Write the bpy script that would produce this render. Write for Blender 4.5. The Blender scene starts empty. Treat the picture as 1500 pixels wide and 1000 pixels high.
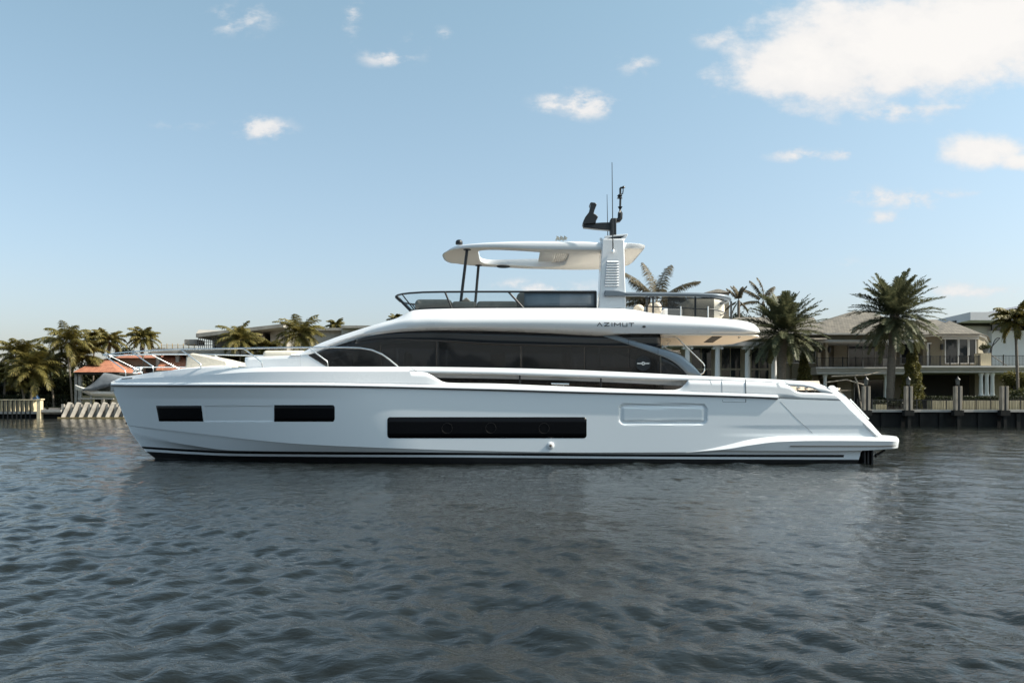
import bpy, bmesh, math, random
import numpy as np
from mathutils import Vector
from mathutils.bvhtree import BVHTree
S = bpy.context.scene
R = math.radians

# ---------------- camera, sky, sun, exposure ----------------
CAM_Y, CAM_Z, F, HY = -31.0, 2.0, 1250.0, 590.0      # camera place, focal length in photo pixels, horizon row
cd = bpy.data.cameras.new('camera'); cam = bpy.data.objects.new('camera', cd); S.collection.objects.link(cam)
cam.location = (0, CAM_Y, CAM_Z); cam.rotation_euler = (R(90), 0, 0)
cd.sensor_width = 36; cd.lens = 36*F/1500; cd.shift_y = (HY-500)/1500; cd.clip_end = 6000; cd.clip_start = 0.1
S.camera = cam
SUN_EL, SUN_AZ = 44.0, -7.0      # azimuth measured from +X towards +Y
sl = bpy.data.lights.new('sun', 'SUN'); sl.energy = 3.6; sl.angle = R(0.53); sl.color = (1.0, 0.93, 0.82)
so = bpy.data.objects.new('sun', sl); S.collection.objects.link(so)
sdir = Vector((math.cos(R(SUN_EL))*math.cos(R(SUN_AZ)), math.cos(R(SUN_EL))*math.sin(R(SUN_AZ)), math.sin(R(SUN_EL))))
so.rotation_euler = sdir.to_track_quat('Z', 'Y').to_euler(); so.location = sdir*100
w = bpy.data.worlds.new('World'); S.world = w; w.use_nodes = True
nt = w.node_tree; N = nt.nodes; L = nt.links; N.clear()
def nd(t, **k):
    n = N.new(t)
    for a, b in k.items(): setattr(n, a, b)
    return n
def mth(op, a, b=None, c=None, clamp=False):
    n = N.new('ShaderNodeMath'); n.operation = op; n.use_clamp = clamp
    for i, v in enumerate((a, b, c)):
        if v is None: continue
        if isinstance(v, (int, float)): n.inputs[i].default_value = v
        else: L.new(v, n.inputs[i])
    return n.outputs[0]
sky = nd('ShaderNodeTexSky', sky_type='NISHITA', sun_disc=False)
sky.sun_elevation = R(SUN_EL); sky.sun_rotation = R(90-SUN_AZ); sky.altitude = 0
sky.air_density = 1.0; sky.dust_density = 2.2; sky.ozone_density = 1.6
tc = nd('ShaderNodeTexCoord'); sep = nd('ShaderNodeSeparateXYZ'); L.new(tc.outputs['Generated'], sep.inputs[0])
dx, dy, dz = sep.outputs
# clouds sit at directions of the sky: angles u (sideways) and v (up) from north (+Y)
ay = mth('MAXIMUM', dy, 0.05)
u = mth('DIVIDE', dx, ay); v = mth('DIVIDE', dz, ay)
cmb = nd('ShaderNodeCombineXYZ'); L.new(u, cmb.inputs[0]); L.new(v, cmb.inputs[1])
def noise(scale, detail, rough, vec, stretch=(1, 1.5, 1)):
    mp = nd('ShaderNodeMapping'); mp.inputs['Scale'].default_value = stretch; L.new(vec, mp.inputs[0])
    n = nd('ShaderNodeTexNoise'); n.inputs['Scale'].default_value = scale; n.inputs['Detail'].default_value = detail
    n.inputs['Roughness'].default_value = rough; L.new(mp.outputs[0], n.inputs['Vector']); return n.outputs[0]
n1 = noise(11.0, 12, 0.64, cmb.outputs[0]); n2 = noise(3.2, 5, 0.5, cmb.outputs[0])
# big warped field
CL = [  # px, py, rx, ry, strength  (directions written as photo pixels)
 (1200, 95, 120, 55, 1.15), (1330, 65, 175, 62, 1.25), (1450, 40, 140, 75, 1.2), (1120, 110, 60, 34, .75), (1300,112,110,30,.9), (1240, 20, 90, 35, .7), (1420,110,90,26,.75),
 (1048, 58, 26, 14, .5), (925, 95, 30, 15, .55), (845, 153, 50, 16, .8), (910, 175, 14, 10, .45),
 (1445, 222, 62, 24, .95), (1490, 235, 40, 16, .8), (1172, 228, 34, 9, .66), (1235, 226, 30, 9, .6),
 (1290, 288, 46, 12, .62), (1340, 294, 32, 14, .7), (1300, 318, 34, 8, .66), (1390, 283, 40, 7, .5),
 (1310, 163, 70, 14, .55), (1375, 158, 50, 7, .45), (1240, 383, 26, 9, .42), (1420, 426, 80, 13, .58), (1500, 430, 60, 8, .5),
 (383, 189, 34, 15, .74), (345, 26, 46, 22, .52), (575, 85, 36, 12, .62), (610, 62, 20, 14, .5), (515, 20, 14, 34, .5), (648, 48, 12, 10, .45),
 (790, 424, 62, 12, .85), (270,182,60,10,.32), (770,420,30,10,.7)]
def blobs(lst, grow):
    tot = None
    for (cx, cy, rx, ry, a) in lst:
        e1 = mth('MULTIPLY', mth('SUBTRACT', u, (cx-750)/F), F/(rx*grow))
        e2 = mth('MULTIPLY', mth('SUBTRACT', v, (HY-cy)/F), F/(ry*grow))
        g = mth('MULTIPLY', mth('EXPONENT', mth('MULTIPLY', mth('ADD', mth('MULTIPLY', e1, e1), mth('MULTIPLY', e2, e2)), -1.0)), a)
        tot = g if tot is None else mth('MAXIMUM', tot, g)
    return tot
def srange(x, a, b, c=0, d=1):
    mr = nd('ShaderNodeMapRange', interpolation_type='SMOOTHSTEP'); L.new(x, mr.inputs[0])
    for i, q in enumerate((a, b, c, d)): mr.inputs[i+1].default_value = q
    return mr.outputs[0]
n3 = noise(26.0, 8, 0.6, cmb.outputs[0], (1, 1.7, 1))
big = blobs(CL[:7]+[CL[11], CL[12]], 1.2); small = blobs(CL[7:11]+CL[13:], 1.45)
fb = mth('ADD', mth('MULTIPLY', big, 1.2), mth('ADD', mth('MULTIPLY', mth('SUBTRACT', n1, .5), 1.65), mth('MULTIPLY', mth('SUBTRACT', n3, .5), .5)))
fs = mth('MULTIPLY', small, mth('ADD', mth('MULTIPLY', srange(n3, .36, .66), 1.0), mth('MULTIPLY', srange(n1, .38, .62), .75)))
ab = srange(fb, .34, .98, 0, .97); as_ = srange(fs, .16, 1.0, 0, .92)
field = mth('MAXIMUM', fb, mth('MULTIPLY', fs, .8)); calph0 = mth('MAXIMUM', ab, as_)
front = mth('GREATER_THAN', dy, 0.06)
calpha = mth('MULTIPLY', calph0, front)
# the rest of the sky (beside and behind) has a scatter of cloud too
nb = noise(2.2, 8, 0.6, tc.outputs['Generated'], (1, 1, 2.5))
mb_ = nd('ShaderNodeMapRange', interpolation_type='SMOOTHSTEP'); L.new(nb, mb_.inputs[0]); mb_.inputs[1].default_value = .56; mb_.inputs[2].default_value = .72
side = mth('MULTIPLY', mb_.outputs[0], mth('LESS_THAN', dy, 0.06))
upm = mth('GREATER_THAN', dz, 0.02)
alpha = mth('MULTIPLY', mth('ADD', calpha, mth('MULTIPLY', side, .8)), upm, clamp=True)
hs = nd('ShaderNodeHueSaturation'); hs.inputs['Saturation'].default_value = 0.80; hs.inputs['Value'].default_value = 1.0; L.new(sky.outputs[0], hs.inputs['Color'])
tint = nd('ShaderNodeMix', data_type='RGBA', blend_type='MULTIPLY'); tint.inputs[0].default_value = 1
L.new(hs.outputs[0], tint.inputs[6])
tr_ = nd('ShaderNodeValToRGB'); L.new(dz, tr_.inputs[0]); tr_.color_ramp.elements[0].position = 0.02; tr_.color_ramp.elements[0].color = (.99, .90, .89, 1)
tr_.color_ramp.elements[1].position = .42; tr_.color_ramp.elements[1].color = (.92, 1.09, .99, 1); e_ = tr_.color_ramp.elements.new(.16); e_.color = (.92, .97, .95, 1); L.new(tr_.outputs[0], tint.inputs[7])
ccol = nd('ShaderNodeMapRange', data_type='FLOAT_VECTOR'); 
cr = nd('ShaderNodeValToRGB'); L.new(mth('ADD', mth('MULTIPLY', field, .55), mth('MULTIPLY', n2, .5)), cr.inputs[0])
cr.color_ramp.elements[0].position = .3; cr.color_ramp.elements[0].color = (3.9, 3.95, 4.05, 1)
cr.color_ramp.elements[1].position = .95; cr.color_ramp.elements[1].color = (5.0, 4.85, 4.68, 1)
mx = nd('ShaderNodeMix', data_type='RGBA'); L.new(alpha, mx.inputs[0]); L.new(tint.outputs[2], mx.inputs[6]); L.new(cr.outputs[0], mx.inputs[7])
bg = nd('ShaderNodeBackground'); bg.inputs[1].default_value = 0.10; L.new(mx.outputs[2], bg.inputs[0])
ow = nd('ShaderNodeOutputWorld'); L.new(bg.outputs[0], ow.inputs[0])
S.view_settings.view_transform = 'Standard'; S.view_settings.look = 'None'; S.view_settings.exposure = 0.98; S.view_settings.gamma = 1

# ---------------- helpers ----------------
def W(px, py, d): return Vector(((px-750)*d/F, CAM_Y+d, CAM_Z+(HY-py)*d/F))
def ZZ(py, d): return CAM_Z+(HY-py)*d/F
def XX(px, d): return (px-750)*d/F
ORG = {}
def link(o, parent=None):
    S.collection.objects.link(o)
    if parent is not None: o.parent = parent
    return o
def thing(name, label, cat, loc=(0, 0, 0), group=None):
    o = bpy.data.objects.new(name, None); o.empty_display_size = .2; link(o); o.location = loc
    o['label'] = label; o['category'] = cat
    if group: o['group'] = group
    ORG[o.name] = Vector(loc); return o
def tag(o, label, cat, group=None):
    o['label'] = label; o['category'] = cat
    if group: o['group'] = group
    return o
class MB:
    def __init__(s): s.v = []; s.f = []; s.m = []
    def add(s, vs, fs, m=0):
        o = len(s.v); s.v.extend([tuple(p) for p in vs]); s.f.extend([tuple(i+o for i in f) for f in fs]); s.m.extend([m]*len(fs)); return s
    def box(s, a, b, m=0):
        x0, y0, z0 = a; x1, y1, z1 = b
        return s.add([(x0,y0,z0),(x1,y0,z0),(x1,y1,z0),(x0,y1,z0),(x0,y0,z1),(x1,y0,z1),(x1,y1,z1),(x0,y1,z1)],
            [(0,3,2,1),(4,5,6,7),(0,1,5,4),(1,2,6,5),(2,3,7,6),(3,0,4,7)], m)
    def pbox(s, px0, px1, py0, py1, d0, d1, m=0):     # box whose front face fills a rectangle seen at distance d0
        return s.box((XX(px0,d0), CAM_Y+d0, ZZ(py1,d0)), (XX(px1,d0), CAM_Y+d1, ZZ(py0,d0)), m)
    def tube(s, path, r, n=8, m=0, cap=True):
        P = [Vector(p) for p in path]; rs = r if isinstance(r, (list, tuple)) else [r]*len(P)
        rings = []; up = Vector((0, 0, 1)); 
        for i, p in enumerate(P):
            t = (P[min(i+1, len(P)-1)]-P[max(i-1, 0)]).normalized()
            a = t.cross(up)
            if a.length < 1e-3: a = t.cross(Vector((0, 1, 0)))
            a.normalize(); b = t.cross(a).normalized()
            rings.append([p+rs[i]*(math.cos(2*math.pi*k/n)*a+math.sin(2*math.pi*k/n)*b) for k in range(n)])
        vs = [q for rg in rings for q in rg]; fs = []
        for i in range(len(P)-1):
            for k in range(n): fs.append((i*n+k, i*n+(k+1) % n, (i+1)*n+(k+1) % n, (i+1)*n+k))
        if cap: fs.append(tuple(range(n))[::-1]); fs.append(tuple((len(P)-1)*n+k for k in range(n)))
        return s.add(vs, fs, m)
    def lathe(s, c, prof, n=16, m=0):     # profile [(r, z)] about the vertical through c
        vs = []; fs = []
        for (r, z) in prof:
            for k in range(n):
                a = 2*math.pi*k/n; vs.append((c[0]+r*math.cos(a), c[1]+r*math.sin(a), c[2]+z))
        for i in range(len(prof)-1):
            for k in range(n): fs.append((i*n+k, i*n+(k+1) % n, (i+1)*n+(k+1) % n, (i+1)*n+k))
        fs.append(tuple(range(n))[::-1]); fs.append(tuple((len(prof)-1)*n+k for k in range(n)))
        return s.add(vs, fs, m)
    def prism_y(s, poly, y0, y1, m=0):    # polygon [(x,z)] swept from y0 to y1
        n = len(poly); vs = [(x, y0, z) for x, z in poly]+[(x, y1, z) for x, z in poly]
        fs = [tuple(range(n)), tuple(range(2*n-1, n-1, -1))]+[(i, i+n, (i+1) % n+n, (i+1) % n) for i in range(n)]
        return s.add(vs, fs, m)
    def prism_z(s, poly, z0, z1, m=0):
        n = len(poly); vs = [(x, y, z0) for x, y in poly]+[(x, y, z1) for x, y in poly]
        fs = [tuple(range(n))[::-1], tuple(range(n, 2*n))]+[(i, (i+1) % n, (i+1) % n+n, i+n) for i in range(n)]
        return s.add(vs, fs, m)
    def ball(s, c, r, m=0, nu=16, nv=10, half=False):
        rx, ry, rz = r if isinstance(r, (list, tuple)) else (r, r, r); vs = []; fs = []
        lo = 0 if half else -math.pi/2
        for i in range(nv+1):
            t = lo+(math.pi/2-lo)*i/nv
            for k in range(nu):
                a = 2*math.pi*k/nu; vs.append((c[0]+rx*math.cos(t)*math.cos(a), c[1]+ry*math.cos(t)*math.sin(a), c[2]+rz*math.sin(t)))
        for i in range(nv):
            for k in range(nu): fs.append((i*nu+k, i*nu+(k+1) % nu, (i+1)*nu+(k+1) % nu, (i+1)*nu+k))
        return s.add(vs, fs, m)
    def grid(s, P, m=0, flip=False, mfun=None):   # P[i][j] points
        ni, nj = len(P), len(P[0]); o = len(s.v)
        for r_ in P: s.v.extend([tuple(p) for p in r_])
        for i in range(ni-1):
            for j in range(nj-1):
                f = (o+i*nj+j, o+(i+1)*nj+j, o+(i+1)*nj+j+1, o+i*nj+j+1)
                s.f.append(f[::-1] if flip else f); s.m.append(mfun(i, j) if mfun else m)
        return s
    def build(s, name, mats, parent=None, smooth=30, solid=None, bevel=None, weld=False, org=None):
        me = bpy.data.meshes.new(name)
        o0 = org if org is not None else (ORG[parent.name] if parent is not None else Vector((0, 0, 0)))
        me.from_pydata([(x-o0[0], y-o0[1], z-o0[2]) for x, y, z in s.v], [], s.f)
        mats = mats if isinstance(mats, (list, tuple)) else [mats]
        for m_ in mats: me.materials.append(m_)
        if len(mats) > 1: me.polygons.foreach_set('material_index', s.m)
        if weld:
            b = bmesh.new(); b.from_mesh(me); bmesh.ops.remove_doubles(b, verts=b.verts, dist=1e-4); bmesh.ops.recalc_face_normals(b, faces=b.faces); b.to_mesh(me); b.free()
        if smooth: me.shade_smooth(); me.set_sharp_from_angle(angle=R(smooth))
        me.update(); o = bpy.data.objects.new(name, me); link(o, parent); 
        if parent is None: o.location = o0
        ORG[o.name] = Vector(o0)
        if solid: 
            md = o.modifiers.new('t', 'SOLIDIFY'); md.thickness = solid[0]; md.offset = solid[1]
        if bevel:
            md = o.modifiers.new('b', 'BEVEL'); md.width = bevel; md.segments = 2; md.limit_method = 'ANGLE'; md.angle_limit = R(40); md.harden_normals = False
        return o
def pchip(pts):
    x = np.array([p[0] for p in pts], float); y = np.array([p[1] for p in pts], float)
    h = np.diff(x); dl = np.diff(y)/h; n = len(x); m = np.zeros(n)
    for i in range(1, n-1):
        if dl[i-1]*dl[i] > 0:
            w1 = 2*h[i]+h[i-1]; w2 = h[i]+2*h[i-1]; m[i] = (w1+w2)/(w1/dl[i-1]+w2/dl[i])
    m[0] = dl[0]; m[-1] = dl[-1]
    def f(q):
        q = float(min(max(q, x[0]), x[-1])); i = int(min(max(np.searchsorted(x, q)-1, 0), n-2)); t = (q-x[i])/h[i]
        return float((2*t**3-3*t**2+1)*y[i]+(t**3-2*t**2+t)*h[i]*m[i]+(-2*t**3+3*t**2)*y[i+1]+(t**3-t**2)*h[i]*m[i+1])
    return f
def mat(name, col, rough=.5, metal=0, var=0, vscale=4, bump=0, bscale=40, spec=None, coat=0, trans=0, alpha=1, rvar=0, col2=None, stretch=(1, 1, 1), emit=None):
    m = bpy.data.materials.new(name); m.use_nodes = True; t = m.node_tree; b = t.nodes['Principled BSDF']
    c = tuple(col)+(1,) if len(col) == 3 else col
    b.inputs['Base Color'].default_value = c; b.inputs['Roughness'].default_value = rough; b.inputs['Metallic'].default_value = metal
    if spec is not None: b.inputs['Specular IOR Level'].default_value = spec
    if coat: b.inputs['Coat Weight'].default_value = coat; b.inputs['Coat Roughness'].default_value = .06
    if trans: b.inputs['Transmission Weight'].default_value = trans
    if alpha < 1: b.inputs['Alpha'].default_value = alpha
    if var or bump or rvar or col2:
        tcn = t.nodes.new('ShaderNodeTexCoord'); mp = t.nodes.new('ShaderNodeMapping'); mp.inputs['Scale'].default_value = stretch; t.links.new(tcn.outputs['Object'], mp.inputs[0])
        nz = t.nodes.new('ShaderNodeTexNoise'); nz.inputs['Scale'].default_value = vscale; nz.inputs['Detail'].default_value = 6; nz.inputs['Roughness'].default_value = .6
        t.links.new(mp.outputs[0], nz.inputs['Vector'])
        if var or col2:
            rp = t.nodes.new('ShaderNodeValToRGB'); e = rp.color_ramp.elements
            e[0].position = .32; e[1].position = .68
            a = col2 if col2 else tuple(max(0, x*(1-var)) for x in col)
            bb = col if col2 else tuple(min(1, x*(1+var)) for x in col)
            e[0].color = tuple(a)+(1,); e[1].color = tuple(bb)+(1,)
            t.links.new(nz.outputs[0], rp.inputs[0]); t.links.new(rp.outputs[0], b.inputs['Base Color'])
        if rvar:
            mr_ = t.nodes.new('ShaderNodeMapRange'); mr_.inputs[3].default_value = rough-rvar; mr_.inputs[4].default_value = rough+rvar
            t.links.new(nz.outputs[0], mr_.inputs[0]); t.links.new(mr_.outputs[0], b.inputs['Roughness'])
        if bump:
            n2_ = t.nodes.new('ShaderNodeTexNoise'); n2_.inputs['Scale'].default_value = bscale; n2_.inputs['Detail'].default_value = 5; t.links.new(mp.outputs[0], n2_.inputs['Vector'])
            bp = t.nodes.new('ShaderNodeBump'); bp.inputs['Strength'].default_value = bump; bp.inputs['Distance'].default_value = .02
            t.links.new(n2_.outputs[0], bp.inputs['Height']); t.links.new(bp.outputs[0], b.inputs['Normal'])
    return m
def leafmat(name, c1, c2, vs=1.5):
    m = bpy.data.materials.new(name); m.use_nodes = True; t = m.node_tree; b = t.nodes['Principled BSDF']
    g = t.nodes.new('ShaderNodeNewGeometry'); o = t.nodes.new('ShaderNodeTexCoord'); nz = t.nodes.new('ShaderNodeTexNoise'); nz.inputs['Scale'].default_value = vs
    t.links.new(o.outputs['Object'], nz.inputs['Vector'])
    ad = t.nodes.new('ShaderNodeMath'); ad.operation = 'MULTIPLY_ADD'; ad.inputs[1].default_value = .5; t.links.new(g.outputs['Random Per Island'], ad.inputs[0])
    ml = t.nodes.new('ShaderNodeMath'); ml.operation = 'MULTIPLY'; ml.inputs[1].default_value = .5; t.links.new(nz.outputs[0], ml.inputs[0]); t.links.new(ml.outputs[0], ad.inputs[2])
    rp = t.nodes.new('ShaderNodeValToRGB'); rp.color_ramp.elements[0].color = tuple(c1)+(1,); rp.color_ramp.elements[1].color = tuple(c2)+(1,)
    rp.color_ramp.elements[0].position = .2; rp.color_ramp.elements[1].position = .8
    t.links.new(ad.outputs[0], rp.inputs[0]); t.links.new(rp.outputs[0], b.inputs['Base Color']); b.inputs['Roughness'].default_value = .55
    b.inputs['Specular IOR Level'].default_value = .35
    tr = t.nodes.new('ShaderNodeBsdfTranslucent'); t.links.new(rp.outputs[0], tr.inputs[0]); ms = t.nodes.new('ShaderNodeMixShader'); ms.inputs[0].default_value = .3
    out = t.nodes['Material Output']; t.links.new(b.outputs[0], ms.inputs[1]); t.links.new(tr.outputs[0], ms.inputs[2]); t.links.new(ms.outputs[0], out.inputs[0])
    return m
def shared_glass(name, tintc, transp, rough=.03, body=None):
    m = bpy.data.materials.new(name); m.use_nodes = True; t = m.node_tree; t.nodes.clear()
    out = t.nodes.new('ShaderNodeOutputMaterial'); tr = t.nodes.new('ShaderNodeBsdfTransparent'); tr.inputs[0].default_value = tuple(tintc)+(1,)
    df = t.nodes.new('ShaderNodeBsdfPrincipled'); df.inputs['Base Color'].default_value = (tintc[0]*.1, tintc[1]*.1, tintc[2]*.1, 1) if body is None else tuple(body)+(1,); df.inputs['Roughness'].default_value = rough
    ms = t.nodes.new('ShaderNodeMixShader'); ms.inputs[0].default_value = 1-transp
    t.links.new(tr.outputs[0], ms.inputs[1]); t.links.new(df.outputs[0], ms.inputs[2])
    t.links.new(ms.outputs[0], out.inputs[0]); return m
M = dict(
 gel=mat('white_gelcoat', (.80, .81, .82), .28, coat=.5, rvar=.04, vscale=1.2),
 hullp=mat('hull_paint', (.80, .84, .87), .3, coat=.35, rvar=.05, vscale=.8),
 blackp=mat('boot_stripe', (.006, .006, .007), .3), anti=mat('antifouling', (.01, .01, .011), .6, var=.3),
 hwin=mat('hull_window_glass', (.004, .004, .005), .25, spec=.15), trim=mat('dark_trim', (.02, .024, .028), .4),
 greyp=mat('grey_metallic_paint', (.22, .275, .33), .35, metal=.3), bargrey=mat('grey_rail_paint', (.17, .20, .23), .4, metal=.3),
 chrome=mat('polished_steel', (.88, .87, .85), .24, metal=1), blackm=mat('black_powder_coat', (.012, .014, .016), .4),
 teak=mat('teak_deck', (.50, .41, .31), .6, var=.15, vscale=3, stretch=(1, 14, 1)),
 beige=mat('beige_upholstery', (.62, .54, .44), .85, var=.06, bump=.3, bscale=60), taupe=mat('taupe_cushion', (.24, .215, .18), .85, var=.1, bump=.3),
 cover=mat('cream_cover_canvas', (.66, .60, .50), .9, bump=.5, bscale=14), headl_bounce=mat('bounce_tinted_liner', (.80, .73, .64), .6), speaker=mat('speaker_grille', (.05, .05, .05), .8, bump=.5, bscale=300),  # underside liner: warm bounce off the teak put into its colour
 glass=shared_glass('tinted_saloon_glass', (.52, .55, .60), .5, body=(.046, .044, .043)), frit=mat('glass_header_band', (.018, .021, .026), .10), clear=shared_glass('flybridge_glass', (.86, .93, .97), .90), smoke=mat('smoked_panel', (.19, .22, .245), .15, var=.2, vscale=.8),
 railg=shared_glass('rail_glass_tint', (.26, .27, .27), .5),
 rubber=mat('rubber_seal', (.015, .015, .016), .6), inter=mat('walnut_interior', (.16, .10, .065), .5, var=.2, stretch=(1, 1, 6)), intl=mat('interior_linen', (.45, .41, .36), .8), white=mat('white_plastic', (.8, .8, .8), .35),
)
# ---------------- the yacht ----------------
yacht = thing('motor_yacht', 'long white motor yacht with black hull windows and a flybridge, lying broadside on the water', 'yacht')
YB = 3.05
def sm(a, b, x): t = min(max((x-a)/(b-a), 0), 1); return t*t*(3-2*t)
def mkb(X0, B, Lr, p, Bs=None):
    Bs = B-.18 if Bs is None else Bs
    def f(X):
        t = min(max((X-X0)/Lr, 0), 1); b = B*(1-(1-t)**p)
        if X > 4: b -= (B-Bs)*((X-4)/8.5)**2
        return max(b, .015)
    return f
class Line:
    def __init__(s, pts, b, X0=None, X1=None): s.py = pchip(pts); s.b = b; s.X0 = X0; s.X1 = X1
    def at(s, X, dy=0):
        y = s.b(X)-dy; d = -CAM_Y-y; px = 750+F*X/d; return Vector((X, -y, CAM_Z+(HY-s.py(px))*d/F))
def xstem(px): return (px-750)*31/F
def xend(px, b): 
    X = 11.
    for _ in range(8): X = (px-750)*(31-b(X))/F
    return X
def mir(P): return [[Vector((p[0], -p[1], p[2])) for p in r_] for r_ in P]
b_rub = mkb(xstem(163), 3.05, 10, 2.3); b_kn = mkb(xstem(171), 3.04, 10.4, 2.15); b_ch = mkb(xstem(187), 3.0, 11, 1.95)
b_c2 = mkb(xstem(192), 2.92, 11.5, 1.75); b_s1 = mkb(xstem(207), 2.9, 12, 1.6); b_s2 = mkb(xstem(211), 2.89, 12, 1.58)
b_s3 = mkb(xstem(214), 2.88, 12, 1.56); b_wl = mkb(xstem(227), 2.84, 12, 1.5)
HL = [
 (Line([(163,565),(440,565.6),(720,571),(820,574),(1120,582.5),(1140,583.5),(1240,587)], b_rub, xstem(163), xend(1232, b_rub)), 8),
 (Line([(171,584),(440,584),(600,587),(860,596),(1100,604),(1260,607)], b_kn, xstem(171), xend(1251, b_kn)), 44),
 (Line([(187,622.5),(240,629),(300,636),(440,650),(560,655.6),(700,660),(860,662.6),(1010,662),(1100,650),(1180,641),(1290,640)], b_ch, xstem(187), xend(1286, b_ch)), 3),
 (Line([(187,623.5),(240,630.5),(300,637.5),(440,651),(560,656.4),(700,660.4),(860,663),(1010,662.8),(1100,655),(1180,650),(1290,650)], lambda X: max(b_ch(X)-.03, .012), xstem(188), xend(1276, b_ch)), 5),
 (Line([(192,633),(230,643),(280,652),(340,659.5),(440,661),(600,662),(860,664),(1290,662)], b_c2, xstem(192), xend(1262, b_ch)), 4),
 (Line([(207,653.5),(280,658),(340,661.2),(440,662),(700,662.8),(860,664.6),(1060,665.3),(1290,666)], b_s1, xstem(207), xend(1260, b_s1)), 2),
 (Line([(211,657),(280,661.5),(340,664),(440,665.2),(700,666.5),(860,668),(1060,669),(1290,669.6)], b_s2, xstem(211), xend(1259, b_s2)), 2),
 (Line([(214,661),(280,664.8),(340,667.4),(440,668.4),(700,669.7),(860,671),(1060,672.4),(1290,673)], b_s3, xstem(214), xend(1258, b_s3)), 3)]
NS = 700
ts = np.linspace(0, 1, NS)**1.25
def rline(Ln): return [Ln.at(Ln.X0+(Ln.X1-Ln.X0)*t) for t in ts]
rows = []; matrow = []
for k, (Ln, n) in enumerate(HL):
    A = rline(Ln)
    if k+1 < len(HL): B_ = rline(HL[k+1][0])
    else:
        X0 = xstem(227); B_ = [Vector((X, -b_wl(X), .0)) for X in (X0+(xend(1256, b_wl)-X0)*t for t in ts)]
    for j in range(n):
        f = j/n; rows.append([a.lerp(b, f) for a, b in zip(A, B_)]); matrow.append(k)
    if k+1 == len(HL):
        rows.append(B_); matrow.append(7)
        rows.append([Vector((X, -b_wl(X)*.9, -.45)) for X in (xstem(236)+(xend(1250, b_wl)-xstem(236))*t for t in ts)]); matrow.append(7)
        rows.append([Vector((X, 0, -.95)) for X in (xstem(260)+(xend(1250, b_wl)-xstem(260))*t for t in ts)]); matrow.append(7)
def sdrr(px, py, x0, x1, y0, y1, r):
    cx, cy = (x0+x1)/2, (y0+y1)/2; qx = abs(px-cx)-(x1-x0)/2+r; qy = abs(py-cy)-(y1-y0)/2+r
    return math.hypot(max(qx, 0), max(qy, 0))+min(max(qx, qy), 0)-r
def sm(a, b, x): t = min(max((x-a)/(b-a), 0), 1); return t*t*(3-2*t)
for r_ in rows:
    for i, p in enumerate(r_):
        d = p[1]-CAM_Y; px = 750+F*p[0]/d; py = HY-(p[2]-CAM_Z)*F/d; dd = 0
        if 900 < px < 1045 and 585 < py < 628:      # moulded recess with raised panel
            s_ = sdrr(px, py, 907, 1036, 591, 622, 8); dd += .055*sm(0, -2.2, s_)-.045*sm(-4.2, -7, s_)
        if 292 < px < 406 and 588 < py < 624:       # shallow recess joining the two forward windows
            s_ = sdrr(px, py, 299, 400.6, 594, 617.4, 1); dd += .022*sm(0, -1.2, s_)
        if px > 1040 and 618 < py < 642: dd += .014*sm(622, 628, py)*sm(1040, 1120, px)*(1-sm(634, 640, py))
        if dd: p[1] += dd
h = MB(); mi = lambda i, j: {0: 0, 1: 0, 2: 0, 3: 0, 4: 0, 5: 1, 6: 0, 7: 2}[matrow[i]]
# stripe 1 stops short of the stern
def mi(i, j):
    k = matrow[i]
    if k in (5, 6):
        p = rows[i][j]; px = 750+F*p[0]/(p[1]-CAM_Y)
        if px > 1236: return 0
        return 1 if k == 5 else 0
    return 2 if k == 7 else 0
h.grid(rows, mfun=mi); h.grid(mir(rows), mfun=mi, flip=True)
lastc = [r_[-1] for r_ in rows]; h.grid([lastc, [Vector((p[0], -p[1], p[2])) for p in lastc]], flip=True)
hull = h.build('hull', [M['hullp'], M['blackp'], M['anti']], yacht, smooth=24)
# upper topsides band with the bulwark openings
oT = [(163,560),(180,556),(225,553),(300,549),(380,544.5),(440,544),(600,544),(620,545),(720,547),(820,550.5),(1000,556),(1040,557),(1140,561),(1155,564.4),(1180,565.6),(1195,569),(1208,575.4),(1226,577.5)]
oB = [(163,560),(180,556),(225,553),(300,549),(380,544.5),(440,544),(600,544),(622,545),(632,549),(640,554),(649,558.8),(658,560.4),(720,561.5),(820,565.5),(985,571),(995,569),(1003,563),(1009,556.5),(1040,557),(1140,561),(1155,564.5),(1163,571),(1171,574.2),(1208,575.6),(1226,577.5)]
cT = [(163,559),(180,552),(200,549),(225,545),(260,541.5),(300,538.8),(350,538),(400,537.2),(440,537),(600,537),(720,538.5),(820,541),(1000,549),(1070,552.5),(1160,557),(1190,560),(1203,563),(1211,567.5)]
b_o = lambda X: max(b_rub(X)-.07+.055*sm(5.0, 6.2, X), .01); b_c = lambda X: max(b_rub(X)-.20+.10*sm(5.0, 6.4, X), .008)
LoB = Line(oB, b_o, xstem(163), xend(1224, b_o)); LoT = Line(oT, b_o, xstem(163), xend(1224, b_o)); LcT = Line(cT, b_c, xstem(163), xend(1210, b_c))
LR = Line([(163,564.5),(440,565),(720,570.5),(820,573.5),(1120,582),(1140,583),(1240,586.5)], b_rub, xstem(163), xend(1232, b_rub))
tu = np.linspace(0, 1, 900)**1.1
def rl(Ln, dy=0): return [Ln.at(Ln.X0+(Ln.X1-Ln.X0)*t, dy) for t in tu]
A, B_, C_, D_ = rl(LR), rl(LoB), rl(LoT), rl(LcT)
g = MB()
low = [[a.lerp(b, f) for a, b in zip(A, B_)] for f in (0, .33, .66, 1)]
hi = [[a.lerp(b, f) for a, b in zip(C_, D_)] for f in (0, .5, 1)]
capin = [Vector((p[0], min(p[1]+.16, 0), p[2]+.0)) for p in D_]; hi.append(capin)
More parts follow.
